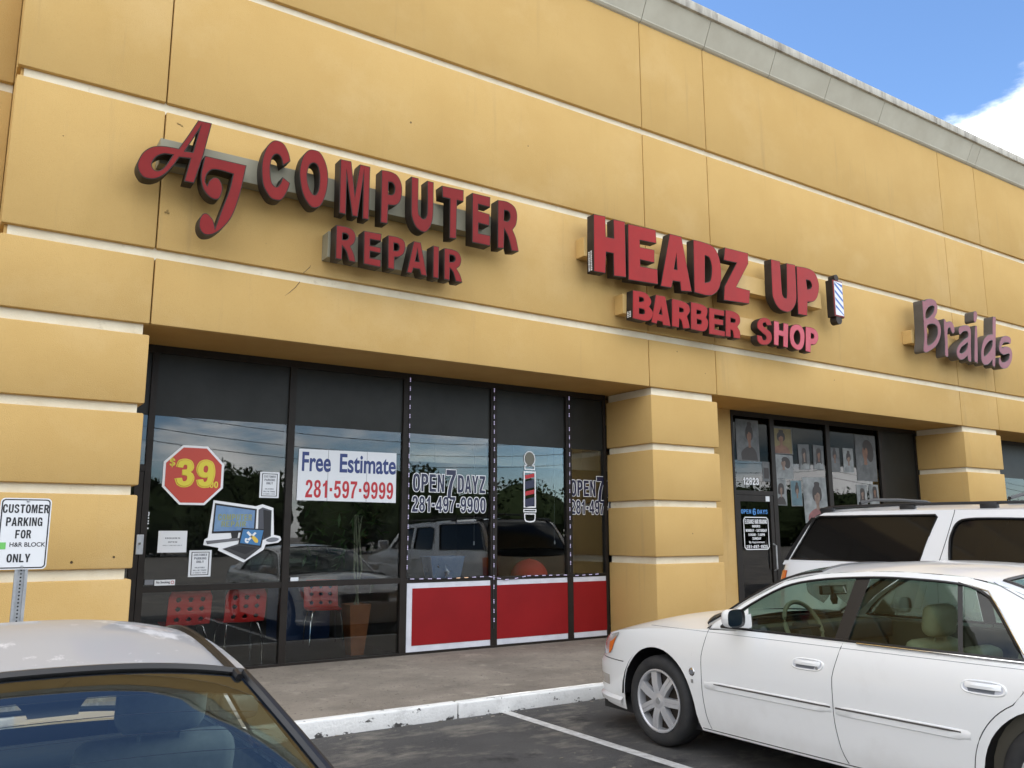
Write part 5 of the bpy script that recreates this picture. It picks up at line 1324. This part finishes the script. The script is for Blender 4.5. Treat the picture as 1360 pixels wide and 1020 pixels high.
for s in (-1, 1):
    dF, dR = C1['doors'][(s, 1)], C1['doors'][(s, 2)]
    on = C1['on']
    def strip(path, zh, th, name, m, parent, off=0.0):
        """a raised moulding lying along the body side"""
        mb = MB(); P = []
        for i, (u, w_) in enumerate(path):
            e = 1 if 0 < i < len(path)-1 else .35
            P.append([on(u, w_-zh, s, off-.002), on(u, w_-zh*.8*e, s, off+th*e), on(u, w_+zh*.8*e, s, off+th*e), on(u, w_+zh, s, off-.002)])
        mb.grid(P); return mb.build(name, m, parent, smooth=True)
    strip([(u, .535) for u in np.linspace(1.60, 2.685, 16)], .030, .006, 'moulding', M['white_paint'], dF)
    strip([(u, .535) for u in np.linspace(2.715, 3.55, 14)], .030, .006, 'moulding', M['white_paint'], dR)
    strip([(u, .549) for u in np.linspace(1.70, 2.683, 16)],   .0055, .003, 'chrome_strip', M['return_grey'], dF, .006)
    strip([(u, .549) for u in np.linspace(2.717, 3.50, 14)], .0055, .003, 'chrome_strip', M['return_grey'], dR, .006)
    # character line below the glass
    seam(C1, [(u, .905+.004*(u-1.6)) for u in np.linspace(1.0, 4.6, 40)], 'crease', r=.0018, sgns=(s,), off=-.0008, m=M['greyink'])
    for (ua, ub, w_, dd) in ((2.39, 2.61, .785, dF), (3.525, 3.745, .797, dR)):
        n = 14
        ring_ = lambda r0, r1, o: [on((ua+ub)/2+r0*math.copysign(abs(math.cos(t))**.6, math.cos(t)), w_+r1*math.copysign(abs(math.sin(t))**.75, math.sin(t)), s, o) for t in [2*math.pi*i/28 for i in range(28)]]
        mb = MB(); A = [ring_(.125, .040, -.001), ring_(.118, .034, .006), ring_(.108, .028, .004)]
        mb.grid([r+[r[0]] for r in A]); 
        hb = mb.build('handle_bezel', M['white_paint'], dd, smooth=True)
        mb = MB(); mb.face(ring_(.109, .0285, .0032)); mb.build('handle_recess', M['panelwhite'], hb)
        mb = MB()
        P = []
        for i in range(9):
            u = ua+.012+(ub-ua-.024)*i/8; b = .024*math.sin(math.pi*i/8)**.5
            P.append([on(u, w_-.006, s, b*.3+.002), on(u, w_-.004, s, b*.5+.006), on(u, w_+.012, s, b*.5+.008), on(u, w_+.026, s, b*.35+.003)])
        mb.grid(P); mb.build('door_handle', M['white_paint'], hb, smooth=True)
        mb = MB(); mb.face([on(ua+.03, w_-.024, s, .0045), on(ub-.05, w_-.024, s, .0045), on(ub-.045, w_-.004, s, .0045), on(ua+.025, w_-.004, s, .0045)]); mb.build('handle_shadow_gap', M['greyink'], hb)
        if ua < 3: MB().lathe([(0, .003), (.011, .003), (.013, 0)], 14, Matrix.Translation(on(ub-.03, w_-.014, s, .005)) @ Matrix.Rotation(R(90*s), 4, 'Y')).build('key_lock', M['steel'], hb)
    # door mirror
    base = Vector((s*.93, -1.90, .985))
    sh = MB()
    n1, n2 = 16, 20; P = []
    for i in range(n1+1):
        t = i/n1; yy = .075-.115*t; k = math.sin(min(1, t*1.5)*math.pi/2)**.6
        P.append([(s*(1.015+.088*k*math.copysign(abs(math.cos(a))**.55, math.cos(a))), -1.95+yy, 1.035+.062*k*math.copysign(abs(math.sin(a))**.6, math.sin(a))) for a in [2*math.pi*j_/n2 for j_ in range(n2+1)]])
    sh.grid(P); 
    mirr = sh.build('door_mirror', M['white_paint'], rt1, smooth=True)
    mb = MB(); A = P[-1][:-1]; cx = Vector((s*1.015, -1.99, 1.035))
    ins = [Vector(p)+(cx-Vector(p))*.13+Vector((0, .014, 0)) for p in A]
    mb.grid([list(A)+[A[0]], ins+[ins[0]]]); mb.build('mirror_rim', M['trim'], mirr)
    mb = MB(); mb.face(ins); mb.build('mirror_glass', M['mirror'], mirr)
    mb = MB(); mb.grid([[(s*x, y, z) for x, y, z in ((.86, -1.80, .955), (.95, -1.85, .965), (.96, -1.95, .968), (.86, -1.99, .962))], [(s*x, y, z) for x, y, z in ((.86, -1.82, 1.06), (.95, -1.86, 1.03), (.96, -1.95, 1.03), (.86, -1.985, 1.06))]])
    mb.grid([[(s*.93, -1.84, .965), (s*1.0, -1.87, .975), (s*1.0, -1.96, .975), (s*.93, -1.96, .965)], [(s*.93, -1.86, 1.04), (s*1.0, -1.88, 1.04), (s*1.0, -1.955, 1.04), (s*.93, -1.95, 1.04)]])
    mb.build('mirror_arm', M['white_paint'], mirr, smooth=True)
    # fender emblem: round crest over a small square
    mb = MB(); fr4 = Matrix.Translation(on(1.477, .607, s, .001)) @ Matrix.Rotation(R(90*s), 4, 'Y')
    e = MB().lathe([(.0, .004), (.022, .004), (.027, .003), (.030, 0)], 24, fr4).build('emblem', M['chrome'], rt1, smooth=True)
    MB().lathe([(.0, .0055), (.015, .0055), (.018, .004)], 20, fr4).build('emblem_inlay', M['greyink'], e)
    mb = MB(); mb.face([on(1.465, .528, s, .002), on(1.490, .528, s, .002), on(1.490, .555, s, .002), on(1.465, .555, s, .002)]); mb.build('emblem_square', M['steel'], e)
    # head lamp wrapping the corner
    P = []
    for i in range(13):
        t = i/12; u = .13+.40*t; hi = .735+.075*t; lo_ = .595+.06*t*t if t < .8 else .633+.165*(t-.8)/.2
        v = C1['v_of_u'](u); P.append([C1['pos'](u, v, lo_+(hi-lo_)*k/5, s)+Vector((s*.004, .003, .002)) for k in range(6)])
    mb = MB(); mb.grid(P); hl_ = mb.build('headlight', M['clearlens'], rt1, smooth=True)
    P2 = [[p+Vector((s*.002, .001, .001)) for p in r[0:4]] for r in P[8:12]]
    mb = MB(); mb.grid(P2); mb.build('indicator', M['amber'], hl_, smooth=True)
    seam(C1, [(.16+.5*i/14, .585) for i in range(15)], 'bumper_gap', r=.004, sgns=(s,))
    P = [[C1['pos'](u, C1['v_of_u'](u), .37+.05*k, s)+Vector((s*.003, .002, 0)) for k in (0, 1, 1.6)] for u in (.16, .22, .30, .38, .44)]
    mb = MB(); mb.grid(P); mb.build('fog_lamp', M['clearlens'], rt1, smooth=True)
    mb = MB(); P = [[C1['pos'](u, C1['v_of_u'](u), z, s)+Vector((s*o, o*.5, 0)) for z, o in ((.235, .0), (.24, .02), (.275, .022), (.30, .0))] for u in np.linspace(.10, .64, 12)]
    mb.grid(P); mb.build('bumper_lip', M['white_paint'], rt1, smooth=True)
    P = [[C1['pos'](u, C1['v_of_u'](u), .60+.26*k/4, s)+Vector((s*.003, -.003, 0)) for k in range(5)] for u in (4.98, 5.08, 5.15, 5.2)]
    mb = MB(); mb.grid(P); mb.build('tail_light', M['redlens'], rt1, smooth=True)
    MB().tube([(s*(C1['V'](u, w_)+.006), -u, w_) for u, w_ in [(3.86, .958)]+[(3.855-.185*i/6, .962+.25*i/6) for i in range(1, 7)]+[(3.60, 1.295), (3.42, 1.341)]], .005, 6).build('chrome_trim', M['chrome'], C1['frames'][s], smooth=True)
    MB().tube([(s*(C1['V'](u, .949)+.010), -u, .949) for u in (2.86, 3.2, 3.5, 3.86)], .0055, 6).build('chrome_trim', M['chrome'], C1['frames'][s], smooth=True)
    MB().tube([(s*(C1['V'](u, w_)+.002), -u, w_) for u, w_ in ((3.62, 1.345), (3.80, 1.262), (4.1, 1.10), (4.22, .98))], .0025, 5, cap=False).build('panel_gap', M['greyink'], C1['frames'][s])
# front grille
mb = MB(); mb.box(-.42, .42, -.075, -.045, .50, .70, .01)
gr = mb.build('grille', M['steel'], rt1, smooth=True)
mb = MB()
for i in range(9): mb.box(-.38, .38, -.046, -.036, .515+i*.021, .525+i*.021)
mb.build('grille_bar', M['trim'], gr)
MB().box(-.62, .62, -1.66, -1.50, .965, .985, .004).build('cowl_vent', M['trim'], rt1, smooth=True)
# cabin
cab = MB().box(-.82, .82, -4.1, -1.4, .26, .34); cab.build('cabin_floor', M['cabin'], rt1)
for s in (-1, 1): MB().box(s*.80-.03, s*.80+.03, -3.9, -1.6, .35, .93, .02).build('door_card', M['cabin'], rt1, smooth=True)
MB().box(-.79, .79, -1.98, -1.55, .62, .93, .05, 3).build('dashboard', M['cabin'], rt1, smooth=True)
MB().box(-.79, .79, -2.02, -1.90, .80, .945, .03, 3).build('dash_hood', M['cabin_d'], rt1, smooth=True)
seat(rt1, -.40, 2.95, M['beige'], z=.34, back=.49)
seat(rt1, .40, 2.80, M['beige'], False, z=.32, back=.38)
MB().box(-.72, .72, -3.62, -3.12, .36, .55, .05, 3).build('rear_bench', M['beige'], rt1, smooth=True)
MB().obox(Matrix.Translation((0, -3.72, .74)) @ Matrix.Rotation(R(18), 4, 'X'), 1.44, .16, .52, .05, 3).build('rear_seat_back', M['beige'], rt1, smooth=True)
MB().box(-.75, .75, -4.35, -3.80, .93, .965, .01).build('parcel_shelf', M['cabin'], rt1)
X4 = Matrix.Translation((-.40, -2.07, .945)) @ Matrix.Rotation(R(68), 4, 'X')
sw = MB().tube([X4 @ Vector((.19*math.cos(a), .19*math.sin(a), 0)) for a in [2*math.pi*i/28 for i in range(28)]], .016, 8, closed=True).build('steering_wheel', M['beige'], rt1, smooth=True)
mb = MB().obox(X4 @ Matrix.Translation((0, -.01, -.02)), .15, .12, .05, .02, 3); mb.tube([X4 @ Vector((-.18, 0, 0)), X4 @ Vector((.18, 0, 0))], .014, 6); mb.build('wheel_hub', M['cabin_d'], sw, smooth=True)
mm_ = MB().obox(Matrix.Translation((.02, -2.03, 1.195)) @ Matrix.Rotation(R(-14), 4, 'Z'), .25, .03, .07, .012, 3).build('inside_mirror', M['trim'], rt1, smooth=True)
MB().obox(Matrix.Translation((.015, -2.047, 1.195)) @ Matrix.Rotation(R(-14), 4, 'Z'), .225, .002, .052).build('mirror_glass', M['mirror'], mm_)
MB().tube([(.02, -2.03, 1.165), (.02, -2.035, 1.13), (.02, -2.04, 1.09)], [.022, .030, .018], 8).build('mirror_mount', M['trim'], mm_)

# ---- white estate truck behind the saloon (its rear is towards the shops)
suv = dict(name='parked_truck', label='tall white sport utility truck with black roof rails and dark glass behind the saloon', cat='car', loc=(8.75, -1.92, 0), length=5.45,
  paint=M['suv_paint'], sideglass=M['darkglass'], rearglass=M['darkglass'], frontglass=M['darkglass'],
  top=[(0, 1.22), (.08, 1.28), (.25, 1.312), (1.0, 1.315), (3.9, 1.31), (4.2, 1.28), (4.6, 1.22), (5.2, 1.14), (5.4, 1.08), (5.45, 1.05)],
  plan=[(0, 0), (.01, .45), (.04, .74), (.12, .90), (.32, .975), (.8, .995), (1.8, 1.0), (3.2, 1.0), (4.2, .99), (4.9, .965), (5.25, .88), (5.40, .65), (5.44, .3), (5.45, 0)],
  sill=lambda u: .36, section=[(.3, .955), (.45, .98), (.7, 1.0), (.95, 1.0), (1.15, .99), (1.28, .965), (1.32, .955)],
  nose=[(.3, -.02), (.6, -.03), (.75, .02), (1.0, .04), (1.31, .12)], tail=[(.3, .03), (.6, 0), (.9, .02), (1.1, .08), (1.3, .1)], gapdev=[(.3, 0), (1.4, 0)], doors=[2.03, 2.95, 4.05],
  arch=.44, wheel_z=.40, axles=[1.20, 4.28], wheel_r=.39, rim_r=.24, spokes=6, split=False,
  cowl=0.0, deck=4.18, hoodcrown=[(0, 0), (1, 0)], deckcrown=[(4.1, .02), (4.6, .07), (5.3, .06), (5.45, .02)],
  edge=[(.20, 1.29), (.28, 1.40), (.44, 1.62), (.58, 1.78), (.72, 1.836), (1.1, 1.845), (1.9, 1.84), (2.8, 1.825), (3.35, 1.805), (3.62, 1.74), (3.95, 1.50), (4.22, 1.28)],
  gh=(.955, .19, 1.31), ghc=2.2,
  dlo=[[(.315, 1.345), (.60, 1.775), (.66, 1.80), (1.99, 1.792), (2.005, 1.775), (1.83, 1.333), (1.8, 1.328)],
       smooth_contour([(2.135, 1.333, 1), (2.135, 1.54, 0), (2.16, 1.64, 0), (2.20, 1.71, 0), (2.28, 1.745, 0), (2.5, 1.752, 0), (2.92, 1.74, 1), (2.90, 1.333, 1)], 4),
       [(3.04, 1.333), (3.06, 1.742), (3.30, 1.725), (3.52, 1.66), (3.95, 1.36), (3.96, 1.333)]],
  roofcrown=[(.2, .02), (.72, .05), (1.5, .065), (3.3, .06), (4.2, .03)], bow=[(.2, -.05), (.72, -.02), (1.2, 0), (3.2, 0), (3.5, .08), (4.2, .30)], screens=(.21, .68, 3.45, 4.22), trimr=.010)
suv['panes'] = suv['dlo']; suv['pillars'] = []
C2 = make_vehicle(suv); rt2 = C2['root']
for ub in (2.03, 2.95, 4.05): seam(C2, [(ub, .42+.88*i/14) for i in range(15)])
for s in (-1, 1):
    V2 = C2['V']; on2 = C2['on']
    MB().tube([(s*(V2(u, w_)+.002), -u, w_) for u, w_ in ((2.03, 1.33), (2.10, 1.55), (2.17, 1.80), (2.175, 1.835))], .0035, 5, cap=False).build('panel_gap', M['trim'], C2['frames'][s])
    # black strip with rivets up the rear corner, then tail light
    P = [[(s*(V2(u, w_)+.006), -(u-.04), w_), (s*(V2(u, w_)+.006), -(u+.012), w_)] for u, w_ in ((.27, 1.33), (.38, 1.50), (.52, 1.70), (.60, 1.79))]
    mb = MB(); mb.grid(P); mb.build('rear_corner_strip', M['trim'], C2['frames'][s])
    P = [[C2['pos'](u, C2['v_of_u'](u), .82+.40*k/5, s)+Vector((s*.006, .006, 0)) for k in range(6)] for u in (.045, .07, .10, .14, .19, .235)]
    mb = MB(); mb.grid(P); tl_ = mb.build('tail_light', M['redlens'], rt2, smooth=True)
    P = [[p+Vector((s*.003, .003, 0)) for p in r[3:6]] for r in P]
    mb = MB(); mb.grid(P); mb.build('indicator', M['amber'], tl_, smooth=True)
    # roof rail on feet
    r = MB().tube([(s*.74, -.62, 1.872), (s*.745, -.72, 1.893), (s*.75, -.95, 1.902), (s*.75, -2.0, 1.90), (s*.745, -3.1, 1.888), (s*.74, -3.4, 1.89), (s*.735, -3.5, 1.86)], .015, 10)
    rr_ = r.build('roof_rail', M['black'], rt2, smooth=True)
    for u in (.72, 1.65, 2.45, 3.35): MB().box(s*.748-.028, s*.748+.028, -u-.08, -u+.08, 1.835, 1.895, .012, 2).build('rail_foot', M['black'], rr_, smooth=True)
    for ua, dd in ((2.78, C2['doors'][(s, 1)]), (3.8, C2['doors'][(s, 2)])):
        MB().box(s*1.0-.012, s*1.0+.03, -ua-.11, -ua+.11, 1.12, 1.16, .012, 3).build('door_handle', M['suv_paint'], dd, smooth=True)
    MB().obox(Matrix.Translation((s*1.12, -3.92, 1.40)), .22, .12, .19, .04, 3).build('door_mirror', M['suv_paint'], rt2, smooth=True)
for u, h in ((1.10, .05), (2.62, .04)):
    MB().tube([(-.72, -u, 1.93), (-.5, -u, 1.955+h*.3), (0, -u, 1.965+h*.3), (.5, -u, 1.955+h*.3), (.72, -u, 1.93)], .017, 8).build('roof_crossbar', M['black'], rt2, smooth=True)
MB().box(-.85, .85, -.06, .06, .45, .66, .04, 3).build('rear_bumper', M['black'], rt2, smooth=True)

# ---- silver saloon in front of the camera
sil = dict(name='parked_saloon', label='silver saloon with peeling roof paint and blue-tinted rear window at the lower left', cat='car', loc=(.27, -3.05, 0), length=4.45,
  paint=M['silver_paint'], sideglass=M['carglass'], rearglass=M['backglass'],
  top=[(0, .58), (.1, .66), (.3, .69), (.8, .745), (1.25, .80), (1.8, .855), (2.8, .88), (3.4, .90), (3.9, .93), (4.3, .93), (4.45, .90)],
  plan=[(0, 0), (.012, .25), (.05, .46), (.13, .64), (.28, .76), (.55, .825), (.95, .845), (1.6, .85), (2.6, .852), (3.3, .845), (3.8, .82), (4.15, .76), (4.35, .64), (4.43, .40), (4.445, .2), (4.45, 0)],
  sill=lambda u: .20, section=[(.15, .955), (.3, .985), (.5, 1.0), (.65, 1.0), (.76, .985), (.84, .96), (.88, .945), (.95, .92)],
  nose=[(.15, .04), (.35, 0), (.5, 0), (.7, .10), (1, .2)], tail=[(.15, .05), (.3, 0), (.6, 0), (.75, .04), (1, .1)], gapdev=[(.2, 0), (1, 0)], doors=[1.35, 2.35, 3.2],
  arch=.36, wheel_z=.30, axles=[.85, 3.45], wheel_r=.30, rim_r=.19, spokes=6, split=False,
  cowl=1.30, deck=3.46, hoodcrown=[(0, .02), (.6, .04), (1.3, .035)], deckcrown=[(3.7, .03), (4.2, .045), (4.45, .02)],
  edge=[(1.28, .82), (1.45, .94), (1.75, 1.12), (1.98, 1.225), (2.15, 1.268), (2.40, 1.285), (2.65, 1.266), (2.86, 1.212), (3.03, 1.128), (3.22, 1.02), (3.44, .89)],
  gh=(.745, .60, .87), ghc=2.3,
  dlo=[smooth_contour([(1.50, .89, 1), (1.78, 1.075, 0), (2.0, 1.178, 0), (2.2, 1.215, 0), (2.45, 1.228, 0), (2.70, 1.215, 0), (2.92, 1.13, 0), (3.16, .91, 1), (2.3, .895, 1)], 4)],
  roofcrown=[(1.3, .02), (2.0, .06), (2.5, .072), (2.85, .055), (3.2, .06), (3.72, .05)], bow=[(1.28, -.25), (1.75, -.13), (2.05, -.05), (2.3, 0), (2.7, 0), (2.88, .04), (3.2, .08), (3.72, .12)],
  rlim=1, screens=(1.29, 2.05, 2.86, 3.44), frit=3, sealr=.014)
D3 = sil['dlo'][0]
sil['panes'] = [clip(D3, (2.29, .85), (2.32, 1.3)), clip(D3, (2.40, 1.3), (2.37, .85))]
sil['pillars'] = [clip(clip(D3, (2.32, 1.3), (2.29, .85)), (2.37, .85), (2.40, 1.3))]
C3 = make_vehicle(sil); rt3 = C3['root']
for ub in (1.35, 2.35, 3.2): seam(C3, [(ub, .24+.62*i/10) for i in range(11)])
for s in (-1, 1):
    # roof ditch moulding
    pts = [(u, r[2 if s < 0 else -3]) for u, r in C3['rows'] if 2.02 <= u <= 2.9]
    MB().tube([p+Vector((0, 0, .004)) for u, p in pts], .012, 6).build('roof_moulding', M['trim'], rt3, smooth=True)
    for ua, dd in ((2.2, C3['doors'][(s, 1)]), (3.05, C3['doors'][(s, 2)])): MB().box(s*.85-.012, s*.85+.018, -ua-.09, -ua+.09, .74, .775, .01, 3).build('door_handle', M['silver_paint'], dd, smooth=True)
    MB().obox(Matrix.Translation((s*.86, -1.62, .90)), .16, .09, .11, .03, 3).build('door_mirror', M['silver_paint'], rt3, smooth=True)
    P = [[C3['pos'](u, C3['v_of_u'](u), .62+.18*k/4, s)+Vector((s*.003, -.004, 0)) for k in range(5)] for u in (4.15, 4.27, 4.36, 4.42, 4.44)]
    mb = MB(); mb.grid(P); mb.build('tail_light', M['redlens'], rt3, smooth=True)
    P = [[C3['pos'](u, C3['v_of_u'](u), .52+.12*k/4, s)+Vector((s*.003, .004, 0)) for k in range(5)] for u in (.05, .12, .2, .3)]
    mb = MB(); mb.grid(P); mb.build('headlight', M['clearlens'], rt3, smooth=True)
MB().box(-.72, .72, -3.6, -1.3, .24, .30).build('cabin_floor', M['cabin_d'], rt3)
for s in (-1, 1): MB().box(s*.74-.03, s*.74+.03, -3.3, -1.4, .3, .85, .02).build('door_card', M['greycloth'], rt3, smooth=True)
MB().box(-.72, .72, -1.65, -1.35, .50, .80, .05, 3).build('dashboard', M['cabin_d'], rt3, smooth=True)
for x in (-.36, .36): seat(rt3, x, 2.35, M['greycloth'], z=.28, back=.58)
MB().box(-.66, .66, -3.02, -2.55, .30, .48, .05, 3).build('rear_bench', M['greycloth'], rt3, smooth=True)
MB().obox(Matrix.Translation((0, -3.10, .67)) @ Matrix.Rotation(R(20), 4, 'X'), 1.30, .15, .52, .05, 3).build('rear_seat_back', M['greycloth'], rt3, smooth=True)
MB().box(-.64, .64, -3.55, -3.18, .855, .875, .008).build('parcel_shelf', M['greycloth'], rt3)
# high brake lamp housing against the glass, heater lines in the glass
mb = MB(); yb = -2.93
P = [[(x*k, -2.93-dy, 1.238-dz) for x, dy, dz in ((.095, 0, .0), (.085, .03, .020), (.06, .06, .045), (.055, .09, .055))] for k in (1, -1)]
mb.grid(P); mb.face([P[0][3], P[1][3], (-.055, -2.94, 1.17), (.055, -2.94, 1.17)]); mb.build('brake_lamp_housing', M['cabin_d'], rt3)
hr = [r for u, r in C3['rows'] if 2.95 < u < 3.48]
mb = MB()
for r in hr[::2]: mb.tube([p+Vector((0, 0, -.006)) for p in r[3:-3]], .0011, 3, cap=False)
mb.build('heater_line', M['return'], rt3)
